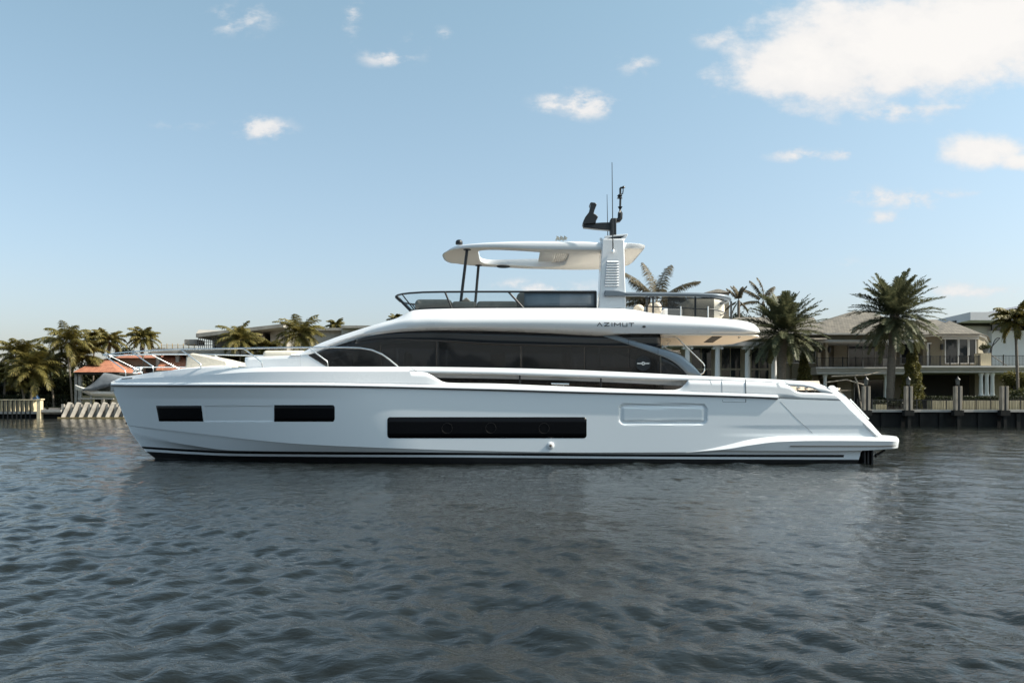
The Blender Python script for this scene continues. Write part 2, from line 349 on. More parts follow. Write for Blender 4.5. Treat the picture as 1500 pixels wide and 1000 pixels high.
hi.append([Vector((p[0], min(p[1]+.02, 0), p[2]-.35+.31*sm(8.5, 8.9, p[0]))) for p in capin])
g2 = MB(); BSG = -1
for Q, fl in ((low, True), (hi, True)): g.grid(Q, flip=fl); g2.grid(mir(Q), flip=not fl)
bul = g.build('bulwark', M['gel'], yacht, smooth=16, solid=(.05, BSG), weld=True); g2.build('bulwark', M['gel'], yacht, smooth=16, solid=(.05, BSG), weld=True)
# stern wing: rolled edge running down the sloping stern
so_ = [(1213,567),(1228,582.5),(1245,600),(1266,620.5),(1287,640.5)]; si_ = [(1221,565.5),(1237,580),(1253,597),(1275,620),(1292,639)]
def tr(px, py, y): return W(px, py, 31-y)
wg = MB(); ed = []
for k in range(25):
    f = k/24; i = min(int(f*4), 3); q = f*4-i
    a = [so_[i][c]*(1-q)+so_[i+1][c]*q for c in (0, 1)]; b = [si_[i][c]*(1-q)+si_[i+1][c]*q for c in (0, 1)]
    bb = 2.86
    m_ = [(a[0]+b[0])/2+1.6, (a[1]+b[1])/2-1.2]
    ed.append([tr(a[0]-2.5, a[1], bb), tr(a[0], a[1], bb+.005), tr(a[0]+2.5, a[1]-2, bb-.05), tr(m_[0], m_[1], bb-.12), tr(b[0], b[1], bb-.26), tr(b[0]-1, b[1], bb-.5), tr(b[0]-10, b[1]+6, bb-.55)])
wg.grid(ed); wg.build('stern_wing', M['gel'], yacht, smooth=50, solid=(.02, 1))
wg = MB(); wg.grid(mir(ed), flip=True); wg.build('stern_wing', M['gel'], yacht, smooth=50, solid=(.02, 1))
st = MB(); x0, x1 = 8.6, 11.6
st.prism_y([(9.4, .55), (11.95, .75), (11.2, 1.35), (10.7, 1.9), (10.2, 2.3), (9.4, 2.4)], -2.35, 2.35); st.build('transom', M['gel'], yacht)
# rub rail: white moulding above a dark seal
b_rr = lambda X: b_rub(X)+.035
def sweep(Lf, px0, px1, prof, n, m=0, both=True):
    mbx = MB(); P = []
    Xa = xstem(px0) if px0 < 200 else xend(px0, b_rub); Xb = xend(px1, b_rub)
    for k in range(n):
        X = Xa+(Xb-Xa)*(k/(n-1))**1.2; c = Lf(X); P.append([Vector((c[0], c[1]-dy, c[2]+dz)) for dy, dz in prof]+[Vector((c[0], c[1]-prof[0][0], c[2]+prof[0][1]))])
    mbx.grid(P); mbx.f.append(tuple(range(len(P[0])-1))); mbx.m.append(0); o = (n-1)*len(P[0]); mbx.f.append(tuple(o+i for i in range(len(P[0])-1))[::-1]); mbx.m.append(0)
    return mbx
sweep(lambda X: LR.at(X), 164, 1139, [(-.03,.10),(.01,.095),(.05,.075),(.075,.045),(.075,.012),(.05,.0),(-.03,.0)], 160).build('rub_rail', M['gel'], yacht, smooth=60, weld=True)
sweep(lambda X: LR.at(X), 164, 1139, [(-.03,-.002),(.045,-.002),(.045,-.035),(-.03,-.04)], 160).build('rub_rail_seal', M['trim'], yacht, smooth=60, weld=True)
# swim platform
pa = pchip([(1005,662),(1060,651),(1110,641),(1160,637.5),(1230,638.5),(1330,640)]); pb = pchip([(1005,662.2),(1065,656),(1100,649),(1140,643.5),(1200,642),(1330,643)])
pc = pchip([(1005,662.5),(1065,658.6),(1100,654),(1140,650),(1200,648.6),(1330,649.5)]); pd = pchip([(1005,663),(1065,660),(1200,660.4),(1260,659.8),(1330,656)])
Xs = [xend(1005, b_ch)+(12.95-xend(1005, b_ch))*k/90 for k in range(91)]; sec = []
for X in Xs:
    px = 750+F*X/27.95; gr = sm(1005, 1130, px); e = max(0, (X-12.45)/.5); sh = .75*(1-math.sqrt(max(0, 1-e*e))); bb = b_ch(X)
    sec.append([Vector((X, -(bb-.35-sh), ZZ(pa(px)-1, 28.3))), Vector((X, -(bb-.03+.02*gr-sh), ZZ(pa(px), 28))), Vector((X, -(bb+.0+.13*gr-sh), ZZ(pb(px), 27.95))), Vector((X, -(bb+.0+.17*gr-sh), ZZ((pb(px)+pc(px))/2, 27.92))), Vector((X, -(bb+.0+.15*gr-sh), ZZ(pc(px), 27.92))), Vector((X, -(bb+.0+.09*gr-sh), ZZ(pd(px), 27.95))), Vector((X, -(bb-.6-sh), ZZ(pd(px)-1, 28)))])
p_ = MB(); full = [s_+[Vector((q[0], -q[1], q[2])) for q in s_[::-1]]+[s_[0]] for s_ in sec]
p_.grid(full); n_ = len(full[0]); p_.f.append(tuple((len(full)-1)*n_+i for i in range(n_-1))); p_.m.append(0)
plat = p_.build('swim_platform', M['gel'], yacht, smooth=35, weld=True)
gr_ = MB(); gr_.tube([W(px, 653-.9*sm(1290,1320,px), 31-b_ch(XX(px,28))-.155+.55*(1-math.sqrt(max(0,1-max(0,(XX(px,28)-12.45)/.5)**2)))) for px in np.linspace(1158, 1312, 30)], .018, 6); gr_.build('platform_seal', M['trim'], plat)
tk = MB(); tk.box((10.9,-2.4,.87),(12.6,2.4,.885)); tk.build('platform_teak', M['teak'], plat)
ch = MB(); ch.tube([W(1286,640.5,29.5), W(1291,638.8,29.5), W(1304,638.6,29.5), W(1309,641,29.5)], .022, 8); ch.build('cleat', M['chrome'], plat)
rg = MB(); rg.prism_y([(XX(1264,28.6),.05),(XX(1284,28.6),.05),(XX(1281,28.6),.6),(XX(1260,28.6),.6)], -1.9, -1.7); rg.build('rudder_bracket', M['anti'], yacht)
for px in (1264, 1269, 1275):
    dg = MB(); dg.box((XX(px,28.4),-2.7,-.1),(XX(px+2.4,28.4),-1.9,.56)); dg.build('trim_tab_strut', M['anti'], yacht)
dg = MB(); dg.tube([W(1282,666,28.9), W(1288,664,28.9), W(1296,659,28.9)], .04); dg.tube([W(1282,666,28.9), W(1284,669,28.9)], .05)
dg.build('ladder_hinge', M['anti'], yacht)
# deck sheets
def zcap(X): return LcT.at(X)[2]
dk = MB(); P = []
for k in range(120):
    X = xstem(175)+(11.3-xstem(175))*k/119; hb = max(b_c(X)-.06, .02); f = sm(-7.6, -6.4, X); z = (zcap(X)-.06)*(1-f)+f*2.42
    P.append([Vector((X, -hb*q, z+.05*(1-q*q)*(1-f))) for q in (1, .7, .3, 0, -.3, -.7, -1)])
dk.grid(P, mfun=lambda i, j: 0 if i < 55 else 1); dk.build('deck', [M['gel'], M['teak']], yacht)
# helper: panels hugging a surface already built
def bvh_of(o):
    dg_ = bpy.context.evaluated_depsgraph_get(); return BVHTree.FromObject(o, dg_)
BH = bvh_of(hull)
def hitp(px, py, bv, off):
    o = Vector((0, CAM_Y, CAM_Z)); dr = (W(px, py, 10)-o).normalized(); lo, no, ix, ds = bv.ray_cast(o, dr)
    if lo is None: return W(px, py, 28)
    if no.dot(dr) > 0: no = -no
    return lo+no*off
def hug(name, top, bot, x0, x1, bv, m, parent, off=.006, thick=.012, n=60, k=5, both=True, xs=None):
    tp, bt = (f if callable(f) else pchip(f) for f in (top, bot)); P = []
    for px in (xs if xs is not None else np.linspace(x0, x1, n)):
        a, b = tp(px), bt(px); P.append([hitp(px, a+(b-a)*j/(k-1), bv, off) for j in range(k)])
    q = MB(); q.grid(P, flip=True)
    return q.build(name, m, parent, solid=(thick, -1), smooth=40)
def rr(x0, x1, y0, y1, r, tl=1, bl=1):
    xs = sorted(set([x0+r*(1-math.cos(a)) for a in np.linspace(0, math.pi/2, 9)]+list(np.linspace(x0+r, x1-r, 40))+[x1-r*(1-math.cos(a)) for a in np.linspace(0, math.pi/2, 9)]))
    def cor(px):
        e = max(0, x0+r-px, px-(x1-r)); return r-math.sqrt(max(0, r*r-e*e))
    return xs, (lambda px: y0+cor(px)), (lambda px: y1-cor(px))
def hwindow(x0, x1, y0, y1, r):
    xs, tp, bt = rr(x0, x1, y0, y1, r)
    o = hug('hull_window', tp, bt, 0, 0, BH, M['hwin'], yacht, xs=xs, off=.003, thick=.006)
    return o
w1 = hwindow(567.3, 859.3, 610.6, 641.6, 4.5)
xs = np.linspace(401.6, 490.3, 50); r=3
hug('hull_window', lambda q: 593+max(0, 0 if q < 487 else 3-math.sqrt(max(0, 9-(q-487.3)**2))), lambda q: 617.3-max(0, 0 if q < 487 else 3-math.sqrt(max(0, 9-(q-487.3)**2))), 0, 0, BH, M['hwin'], yacht, xs=xs, off=.003, thick=.006)
def slant(name, pts_top, pts_bot, n, bv, m, parent, off=.006, thick=.012, k=6):
    P = []
    for i in range(n):
        f = i/(n-1); a = (pts_top[0][0]+(pts_top[1][0]-pts_top[0][0])*f, pts_top[0][1]+(pts_top[1][1]-pts_top[0][1])*f); b = (pts_bot[0][0]+(pts_bot[1][0]-pts_bot[0][0])*f, pts_bot[0][1]+(pts_bot[1][1]-pts_bot[0][1])*f)
        P.append([hitp(a[0]+(b[0]-a[0])*j/(k-1), a[1]+(b[1]-a[1])*j/(k-1), bv, off) for j in range(k)])
    q = MB(); q.grid(P, flip=True); return q.build(name, m, parent, solid=(thick, -1), smooth=40)
slant('hull_window', ((228.6, 594), (295, 593.8)), ((233, 616.8), (298, 617)), 30, BH, M['hwin'], yacht, off=.003, thick=.006)
# faint portlights set inside the long window
for (cx, cy) in ((655, 627), (719, 626.5), (797,627)):
    pl = MB(); c = hitp(cx, cy, BH, .010)
    pl.tube([c+Vector((.17*math.cos(a), 0, .17*math.sin(a))) for a in np.linspace(0, 2*math.pi, 25)], .003, 5)
    pl.build('portlight_ring', M['rubber'], w1)
# small hull fittings
def disc(name, px, py, r, m, parent, bv=BH, t=.03, dome=0):
    c = hitp(px, py, bv, 0); q = MB(); n = 20; vs = []; rings = [(r, 0), (r, t), (r*.8, t+dome*.6), (r*.45, t+dome), (0.001, t+dome)]
    P = [[Vector((c[0]+rr_*math.cos(a), c[1]-yy, c[2]+rr_*math.sin(a))) for a in np.linspace(0, 2*math.pi, n+1)] for rr_, yy in rings]
    q.grid(P, flip=False); return q.build(name, m, parent, smooth=40, weld=True)
disc('outlet_cap', 806.5, 652.3, .115, M['gel'], yacht, dome=.03); disc('outlet_fitting', 806.5, 652.3, .05, M['chrome'], yacht, t=.06)
disc('thruster_fitting', 185, 619.5, .03, M['blackm'], yacht, t=.012); disc('thruster_fitting', 177, 597, .02, M['chrome'], yacht, t=.012)
# door seams and the joint line of the stern panel
def seam(pts, bv, r=.006, name='panel_seam', m=None, off=.0, par=None, dens=16):
    q = MB(); path = []
    for a, b in zip(pts[:-1], pts[1:]): path += [hitp(a[0]+(b[0]-a[0])*t, a[1]+(b[1]-a[1])*t, bv, off) for t in np.linspace(0, 1, dens)[:-1]]
    path.append(hitp(pts[-1][0], pts[-1][1], bv, off)); q.tube(path, r, 5)
    return q.build(name, m or M['trim'], par or yacht)
BB = bvh_of(bul)
seam([(1057.5,553),(1057.6,577)], BB); seam([(1092.3,555),(1092.5,578)], BB, .012)
seam([(1058,585),(1059,588.5),(1092,589)], BH, .005); seam([(1092.4,584),(1092.4,589)], BH, .010)
seam([(1143,588),(1164,610),(1190,634)], BH, .004); seam([(601,538),(611,544.5)], BB, .006); seam([(1148,557.4),(1157,564)], BB, .004)
# ---------------- superstructure ----------------
bh = pchip([(-10,1.25),(-9.3,1.35),(-7,1.75),(-5,2.02),(-2.5,2.2),(9,2.2)])
_bf = pchip([(-7.6,1.66),(-6.4,1.88),(-5,2.1),(-4,2.36),(-3.2,2.58),(-2,2.7),(5,2.7),(8.6,2.62)])
XE = 8.5
def bf(X):
    e = max(0, (X-(XE-1.1))/1.1); return _bf(X)-1.0*(1-math.sqrt(max(0, 1-min(e, 1)**2.2)))
T0 = [(425,519.6),(440,517.5),(450,513),(462,506.5),(480,499),(520,485),(560,472.6),(580,466.8),(590,462),(597,457.8),(607,454.2),(640,452.4),(700,451.4),(875,451),(905,451.5),(928,453.4),(945,456.8),(965,460.2),(1000,463),(1060,467),(1090,470.6),(1100,473.5),(1110,480),(1116,486)]
T1 = [(425,520),(440,519),(452,514.5),(464,509),(480,503),(520,489.5),(560,477.5),(590,470.5),(640,466.8),(700,466),(800,466),(870,467),(925,467.6),(1000,470.5),(1060,474),(1100,480),(1116,486.3)]
T2 = [(425,520.5),(440,520.2),(453,518.8),(480,507.5),(520,493.8),(560,485.4),(600,480.4),(640,478.6),(740,478.4),(870,480.4),(1000,482.6),(1080,485),(1116,487)]
T3 = [(425,521),(440,521),(453,519.6),(480,508.8),(520,495.4),(560,486.8),(600,482.6),(640,481),(740,482),(870,486),(905,488.2),(968,488.6),(1080,488.8),(1116,487.6)]
T4 = [(425,521.4),(440,521.4),(452,520.2),(480,510.6),(500,503.6),(520,497.4),(540,492),(570,487.5),(600,485.2),(640,484),(700,484.5),(740,485.6),(800,488),(850,490.6),(880,491.8),(900,490.5),(935,488.6),(968,488.4),(1116,488)]
tf = [pchip(t) for t in (T0, T1, T2, T3, T4)]
def zz(f, X, y): d = 31-y; return CAM_Z+(HY-f(750+F*X/d))*d/F
def xat(px, yf): 
    X = 0
    for _ in range(12): X = (px-750)*(31-yf(X))/F
    return X
Xa = xat(426, _bf); secs = []
gX = list(np.linspace(Xa, -2.5, 90))+list(np.linspace(-2.4, 7.2, 80))+list(XE-1.1*(1-np.linspace(0, 1, 26)[1:]**.6)*1.0)
gX = sorted(set(round(x, 4) for x in gX))
fl_ = lambda X: sm(-3.9, -3.2, X)
for X in gX:
    b = bf(X); o = .52 if X > -3.3 else .52-(.30)*(1-sm(-4.8, -3.3, X)); 
    y0, y1, y2, y3 = b-o, b-.03, b-.03, b-.12; y4 = min(bh(X)+.02, b-.02)
    z0, z1, z2, z3, z4 = (zz(tf[i], X, yy) for i, yy in enumerate((y0, y1, y2, y3, y4)))
    if X > 4.9: z4 = z3+.015
    f = fl_(X); zr = z0+.05; zf = min(z0-.02, 4.78)
    top = [Vector((X, 0, zr*(1-f)+zf*f)), Vector((X, -(y0-.45), (z0+.035)*(1-f)+zf*f)), Vector((X, -(y0-.22), (z0+.02)*(1-f)+zf*f)), Vector((X, -(y0-.14), z0+(0 if X < 3.3 else -.0))), Vector((X, -y0, z0))]
    e1 = Vector((X, -(y0*.35+y1*.65), z0*.38+z1*.62+.035)); m1 = Vector((X, -(y0*.8+y1*.2), z0*.9+z1*.1+.02)); m2 = Vector((X, -(y0*.12+y1*.88), z0*.12+z1*.88+.012))
    half = top+[m1, e1, m2, Vector((X, -y1, z1)), Vector((X, -b, z2*.5+z1*.5)), Vector((X, -y2, z2)), Vector((X, -y3, z3)), Vector((X, -y4, z4)), Vector((X, -(y4-.08), z4+.004)), Vector((X, 0, z4+.01))]
    secs.append(half)
q = MB(); n_ = len(secs[0])
for P, fp in ((secs, False), (mir(secs), True)): q.grid(P, flip=fp)
for s_ in (secs[0], secs[-1]):
    q.add(s_+[Vector((p[0], -p[1], p[2])) for p in s_[::-1]], [tuple(range(2*n_))])
sup = q.build('superstructure', M['gel'], yacht, smooth=52, weld=True)
# aft overhang lining, warm deck bounce put into its colour
c_ = MB(); zc = zz(tf[3], 6.4, 2.6)-.012
pol = [(xat(969, lambda X: 2.5), -2.5)]+[(X, -(bf(X)-.14)) for X in np.linspace(5.4, XE-.03, 24)]; pol = [(5.0, -2.5)]+pol[1:]
pol2 = pol+[(x, -y) for x, y in pol[::-1]]; c_.prism_z(pol2, zc-.03, zc+.02); lin = c_.build('overhang_lining', M['headl_bounce'], yacht)
s_ = MB(); s_.add([(6.78,-2.1,zc-.045),(7.12,-2.1,zc-.045),(7.48,.8,zc-.045),(7.14,.8,zc-.045),(6.78,-2.1,zc-.03),(7.12,-2.1,zc-.03),(7.48,.8,zc-.03),(7.14,.8,zc-.03)], [(0,1,2,3),(7,6,5,4),(0,4,5,1),(1,5,6,2),(2,6,7,3),(3,7,4,0)]); s_.build('ceiling_speaker', M['speaker'], lin)
dl = MB(); dl.lathe((7.75,-1.9,zc-.10), [(.03,0),(.05,.02),(.03,.07)]); dl.build('ceiling_light', M['white'], lin)
# saloon side glass, pane by pane, with a room behind it
bot = pchip([(452,520.6),(456,523),(465,528.6),(478,536.4),(482,538),(490,540)]); 
def sideglass(name, x0, x1, topf, botf, y, m, n=60, k=8, th=.012):
    for sgn in (1, -1):
        P = []
        for px in np.linspace(x0, x1, n):
            X = xat(px, lambda X: bh(X)); yy = bh(X)+y; d = 31-yy; a = topf(px); b = botf(px) if botf else None
            za = CAM_Z+(HY-a)*d/F; zb = CAM_Z+(HY-b)*d/F if b is not None and b < 539.5 else 2.44
            P.append([Vector((X, -sgn*yy, za+(zb-za)*j/(k-1))) for j in range(k)])
        g_ = MB(); g_.grid(P, flip=(sgn == 1)); o = g_.build(name, m, yacht, solid=(th, -1)); 
    return o
t4 = tf[4]; TG = lambda px: t4(px)-.8
cuts = [452.2, 558, 640, 764, 857, 922, 968]
for a, b in zip(cuts[:-1], cuts[1:]):
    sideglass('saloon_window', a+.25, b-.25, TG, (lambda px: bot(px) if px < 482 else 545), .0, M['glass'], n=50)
aft = pchip([(968.4,520.6),(985,528.5),(998,538.6),(1003,544),(1008,551)])
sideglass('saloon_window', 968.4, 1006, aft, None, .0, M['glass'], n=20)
hb = pchip([(452,520.2),(500,508),(560,498),(640,500),(720,505),(800,507),(880,508),(922,509),(968,509.5)])
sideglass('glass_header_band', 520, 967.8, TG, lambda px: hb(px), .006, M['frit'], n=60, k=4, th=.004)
mul = MB()
for px in cuts[1:-1]:
    X = xat(px, bh); mul = MB(); mul.box((X-.012, -bh(X)+.02, 2.44), (X+.012, -bh(X)+.05, zz(t4, X, bh(X))+.05)); mul.build('window_mullion', M['trim'], yacht)
# white body forward of the glass, with the foredeck lounge coachroof
def loftX(name, xs, secf, m, smooth=35, cap=True):
    P = []
    for X in xs:
        s_ = secf(X); P.append(s_+[Vector((p[0], -p[1], p[2])) for p in s_[::-1] if abs(p[1]) > 1e-6]+[s_[0]])
    q = MB(); q.grid(P); nn = len(P[0])
    if cap: q.f += [tuple(range(nn-1))[::-1], tuple((len(P)-1)*nn+i for i in range(nn-1))]; q.m += [0, 0]
    return q.build(name, m, yacht, smooth=smooth, weld=True)
tt = pchip([(353,524.5),(356,523.2),(380,521.8),(430,520),(440,518.5),(452,519.5)])
def trunk(X):
    b = bh(X)-.02; e = max(0, (xat(356, bh)+.22-X)/.22); sh = .25*(1-math.sqrt(max(0, 1-min(e, 1)**2))); b -= sh
    z = zz(tt, X, b); zb = zcap(X)-.12
    return [Vector((X, 0, zb)), Vector((X, -b, zb)), Vector((X, -b, z-.10)), Vector((X, -b+.012, z-.10+.012)), Vector((X, -b+.03, z-.03)), Vector((X, -b+.10, z)), Vector((X, 0, z+.03))]
Xt0 = xat(355, bh)
loftX('coachroof', [Xt0+.002+(.22*(1-math.cos(a)))for a in np.linspace(0, math.pi/2, 8)]+list(np.linspace(Xt0+.25, xat(452, bh), 24)), trunk, M['gel'])
q = MB()
for sgn in (1, -1):
    P = []
    for px in np.linspace(440, 483, 24):
        X = xat(px, bh); yy = bh(X)+.004; a = tt(px) if px < 452 else bot(px)+.3; za = ZZ(a, 31-yy); P.append([Vector((X, -sgn*(yy+.02*math.sin(math.pi*j/4)), za+(zcap(X)-.1-za)*j/4)) for j in range(5)])
    q = MB(); q.grid(P, flip=sgn == 1); q.build('cabin_side', M['gel'], yacht, solid=(.03, -1))
# interior of the saloon
I = MB(); I.box((-6.5,-1.7,2.42),(5.0,1.7,2.46)); I.build('saloon_floor', M['inter'], yacht)
def part(name, m, boxes, bev=.03, parent=None):
    b = MB(); [b.box(*x) for x in boxes]; return b.build(name, m, parent or yacht, bevel=bev, smooth=40)
part('sofa', M['intl'], [((-1.9,.9,2.46),(1.5,1.6,2.9)), ((-1.9,1.45,2.9),(1.5,1.65,3.25))]); part('dining_table', M['inter'], [((2.3,-.5,3.1),(4.2,.5,3.16)), ((3,-.2,2.46),(3.5,.2,3.1))], .01)
part('cabinet', M['inter'], [((-.75,-1.2,2.46),(-.25,1.1,3.75))], .01); part('cabinet', M['inter'], [((1.9,-1.3,2.46),(2.05,1.2,4.0))], .01)
part('reflection_panel_aft', mat('brown_reflection_tone', (.50, .38, .29), .5, var=.15), [((3.1,-2.0,2.46),(4.7,-1.6,3.22))], .01); part('reflection_panel_mid', mat('pale_reflection_tone', (.42, .34, .27), .5, var=.1), [((-.1,-1.9,2.46),(2.4,-1.6,3.05))], .01); part('side_frame', M['intl'], [((2.45,-1.95,2.9),(2.5,-1.9,3.95)),((2.95,-1.95,2.9),(3.0,-1.9,3.95)),((2.5,-1.95,3.9),(2.95,-1.9,3.95))], None); part('helm_console', M['trim'], [((-5.6,-1.2,2.46),(-4.9,1.2,3.45))], .08); part('helm_seat', M['intl'], [((-4.2,-1,2.9),(-3.7,.3,3.1)), ((-3.8,-1,3.1),(-3.65,.3,3.8))], .06)  # cabinet and sideboard added behind the glass, standing in for its brown reflection
part('aft_bulkhead', M['trim'], [((4.86,-2.15,2.44),(4.92,2.15,4.25))], None)
# glass cheek aft and grey sloping pillar
def sidepoly(name, top, bot_, y0, th, m, n=50, both=True):
    tp, bt = pchip(top), pchip(bot_)
    for sgn in ((1, -1) if both else (1,)):
        P = []
        for px in np.linspace(top[0][0], top[-1][0], n): P.append([W(px, tp(px)+(bt(px)-tp(px))*j/3, 31-y0) for j in range(4)])
        if sgn < 0: P = mir(P)
        g_ = MB(); g_.grid(P, flip=sgn == 1); o = g_.build(name, m, yacht, solid=(th, -1), smooth=40)
    return o
pil = sidepoly('grey_pillar', [(884,491.6),(900,491),(920,496.6),(968,510.4),(985,515),(996,519.4),(1004,524.6),(1012,531.6),(1020,540),(1028,550)], [(884,492.2),(900,497.6),(920,504),(964,519.4),(976,524),(987,530),(997,538),(1003,544),(1008,549.4),(1028,551)], 2.24, .06, M['greyp'])
for px, a, b in ((920.5,497,504),(964,509.4,519.2)):
    sm_ = MB(); sm_.tube([W(px, a, 31-2.306), W(px, b, 31-2.306)], .007, 4); sm_.build('pillar_joint', M['trim'], pil)
# emblem: dark roundel with a bright bar
cx, cy = 942, 532.2; c = W(cx, cy, 31-2.215); s28 = 28.79/F
e = MB(); prof = [(11.0,0),(11.0,.03),(9.4,.03),(8.8,.014),(.01,.014)]
e.grid([[Vector((c[0]+r*s28*math.cos(a), c[1]-yy, c[2]+r*s28*math.sin(a))) for a in np.linspace(0, 2*math.pi, 41)] for r, yy in prof]); em = e.build('emblem_disc', M['blackm'], yacht, smooth=30)
e = MB(); yb = c[1]-.022
def flatpoly(mb, pts, y, t=.008): 
    mb.prism_y([(c[0]+x*s28, c[2]+z*s28) for x, z in pts], y-t, y)
flatpoly(e, [(-9,.9),(-2.6,.9),(-1.2,2.6),(1.2,2.6),(2.6,.9),(9,.9),(9,-.9),(2.6,-.9),(1.2,-2.6),(-1.2,-2.6),(-2.6,-.9),(-9,-.9)], yb); bar = e.build('emblem_bar', M['chrome'], em)
e = MB(); flatpoly(e, [(-1.2,0),(0,1.3),(1.2,0),(0,-1.3)], yb-.009, .004); e.build('emblem_mark', M['blackm'], em)
# ---------- lettering on the coaming ----------
BS = bvh_of(sup)
def stroke(mb, pts, wpx=.95, dens=5):
    for a, b in zip(pts[:-1], pts[1:]):
        dx_, dy_ = b[0]-a[0], b[1]-a[1]; l = math.hypot(dx_, dy_); ux, uy = dx_/l, dy_/l; hw = wpx/2; P = []
        for t in np.linspace(-hw*.9, l+hw*.9, dens): P.append([hitp(a[0]+ux*t-uy*hw*k, a[1]+uy*t+ux*hw*k, BS, .006) for k in (-1, 1)])
        mb.grid(P, flip=True)
y0_, y1_ = 472.9, 477.6
LET = [[[(875,y1_),(878.4,y0_),(881.8,y1_)]], [[(885.4,y0_),(892.2,y0_),(885.6,y1_),(892.4,y1_)]], [[(896.4,y0_),(896.4,y1_)]], [[(900.2,y1_),(900.2,y0_),(904.4,475.9),(908.6,y0_),(908.6,y1_)]], [[(912.2,y0_),(912.2,y1_),(918.4,y1_),(918.4,y0_)]], [[(921.4,y0_),(928.4,y0_)], [(924.9,y0_),(924.9,y1_)]]]
for lt in LET:
    mb = MB()
    for stt in lt: stroke(mb, [(x, y+(x-900)*.012) for x, y in stt])
    mb.build('letter', M['blackm'], sup, solid=(.004, 1), smooth=None)
ov = MB(); cc = hitp(943.4, 478.3, BS, .004)
ov.grid([[Vector((cc[0]+r*.058*math.cos(a), cc[1]-yy, cc[2]+r*.034*math.sin(a))) for a in np.linspace(0, 2*math.pi, 21)] for r, yy in ((1,0),(1,.015),(.01,.015))]); ov.build('vent_port', M['rubber'], sup)
# ---------- flybridge screen ----------
yt = lambda px: (2.12 if px > 640 else 2.12-.9*((640-px)/62)**2) if px > 578 else 1.2
def ptn(px, py, y): return W(px, py, 31-y)
rail = [(600,429.3,1.75),(620,428,1.98),(645,427.5,2.1),(700,427.2,2.14),(760,427.2,2.14),(820,427.4,2.14),(874,427.6,2.14)]
nose = [(580.2,436,.55),(579.8,434,.9),(582.5,432.2,1.2),(589,430.6,1.5)]
near = [ptn(*p) for p in nose+rail]; xn = near[0][0]
far = [Vector((p[0], -p[1], p[2])) for p in near]
full = [*far[::-1], *near]
tb = MB(); tb.tube(full, .033, 8); scr = tb.build('screen_rail', M['blackm'], yacht, smooth=60)
base = [(600.5,455,.5),(601,455,.9),(603,454.6,1.2),(608,453.4,1.5),(616,452.2,1.75),(630,451.4,1.98),(648,450.8,2.1),(700,450.6,2.14),(760,450.4,2.14),(820,450.2,2.14),(874,450.2,2.14)]
nb_ = [ptn(*p) for p in base]; fb_ = [Vector((p[0], -p[1], p[2])) for p in nb_]; fullb = [*fb_[::-1], *nb_]
tb = MB(); tb.tube(fullb, .028, 6); tb.build('screen_foot', M['blackm'], yacht, smooth=60)
gl = MB(); gl.grid([[a.lerp(b, t) for t in (0, .5, 1)] for a, b in zip(full[5:-1], fullb[5:-1])]) ; gl.build('screen_glass', M['clear'], yacht, smooth=60)
def strut(a, b, r=.03, name='screen_strut', m='blackm', par=None, n=8):
    t = MB(); t.tube([a, b], r, n); return t.build(name, M[m], par or yacht, smooth=60)
for sx in (1, -1):
    f = lambda p: Vector((p[0], -p[1]*1.0 if sx < 0 else p[1], p[2]))
    strut(f(ptn(581,434,.95)), f(ptn(601.5,455,.95)), .05); strut(f(ptn(589,431,1.45)), f(ptn(606.5,453.5,1.45)), .022)
    strut(f(ptn(652,428,2.12)), f(ptn(661.5,451,2.12)), .032); strut(f(ptn(745,427.6,2.14)), f(ptn(766.5,451,2.14)), .034); strut(f(ptn(873,427.6,2.14)), f(ptn(873,451,2.14)), .03)
sidepoly('smoked_panel', [(768,428.2),(872,428.4)], [(768,450.4),(872,450.4)], 2.11, .015, M['smoke'], n=6, both=False)
q = MB(); q.grid([[ptn(px, 424.6+.6*(px > 860), 1.75+.001*j), ptn(px, 426.6, 1.9)] for px in (770, 800, 840, 876) for j in (0,)]); 
hb_ = MB(); hb_.prism_y([(XX(770,29.2),ZZ(450,29.2)),(XX(874,29.2),ZZ(450,29.2)),(XX(874,29.2),ZZ(424.6,29.2)),(XX(776,29.2),ZZ(424.8,29.2)),(XX(770,29.2),ZZ(427,29.2))], -1.75, -.3); hb_.build('wet_bar', M['white'], yacht, bevel=.04)
def cushion(name, px0, px1, py0, py1, ya, yb, m, rr_=.12, parent=None, seg=4):
    b = MB(); b.box((XX(px0,31-ya), -ya, ZZ(py1,31-ya)), (XX(px1,31-ya), -yb, ZZ(py0,31-ya))); o = b.build(name, M[m], parent or yacht, smooth=60)
    md = o.modifiers.new('b', 'BEVEL'); md.width = rr_; md.segments = seg; md.limit_method = 'NONE'; return o
cushion('sunpad', 607, 662, 437.6, 453.5, 1.75, -1.7, 'taupe', .16); cushion('seat_cushion', 662, 697, 440.8, 453, 1.8, .4, 'taupe', .1)
cushion('seat_cushion', 698, 757, 440.4, 453, 1.8, .2, 'taupe', .12)
pw = MB(); pw.prism_y([(XX(674,29.6),ZZ(441,29.6)),(XX(683,29.6),ZZ(434.6,29.6)),(XX(690,29.6),ZZ(441,29.6))], -1.3, -1.15)
tag(pw.build('throw_pillow', M['taupe'], None, org=(XX(682,29.6),-1.22,ZZ(441,29.6)), bevel=.03), 'small grey pointed pillow on the dark flybridge seat', 'pillow')
hs_ = MB(); hs_.prism_y([(XX(756,29.4),ZZ(452,29.4)),(XX(755,29.4),ZZ(440,29.4)),(XX(758,29.4),ZZ(430,29.4)),(XX(764,29.4),ZZ(426.4,29.4)),(XX(770,29.4),ZZ(427,29.4)),(XX(772,29.4),ZZ(452,29.4))], -1.5, -.9); hs_.build('helm_seat', M['taupe'], yacht, bevel=.06)
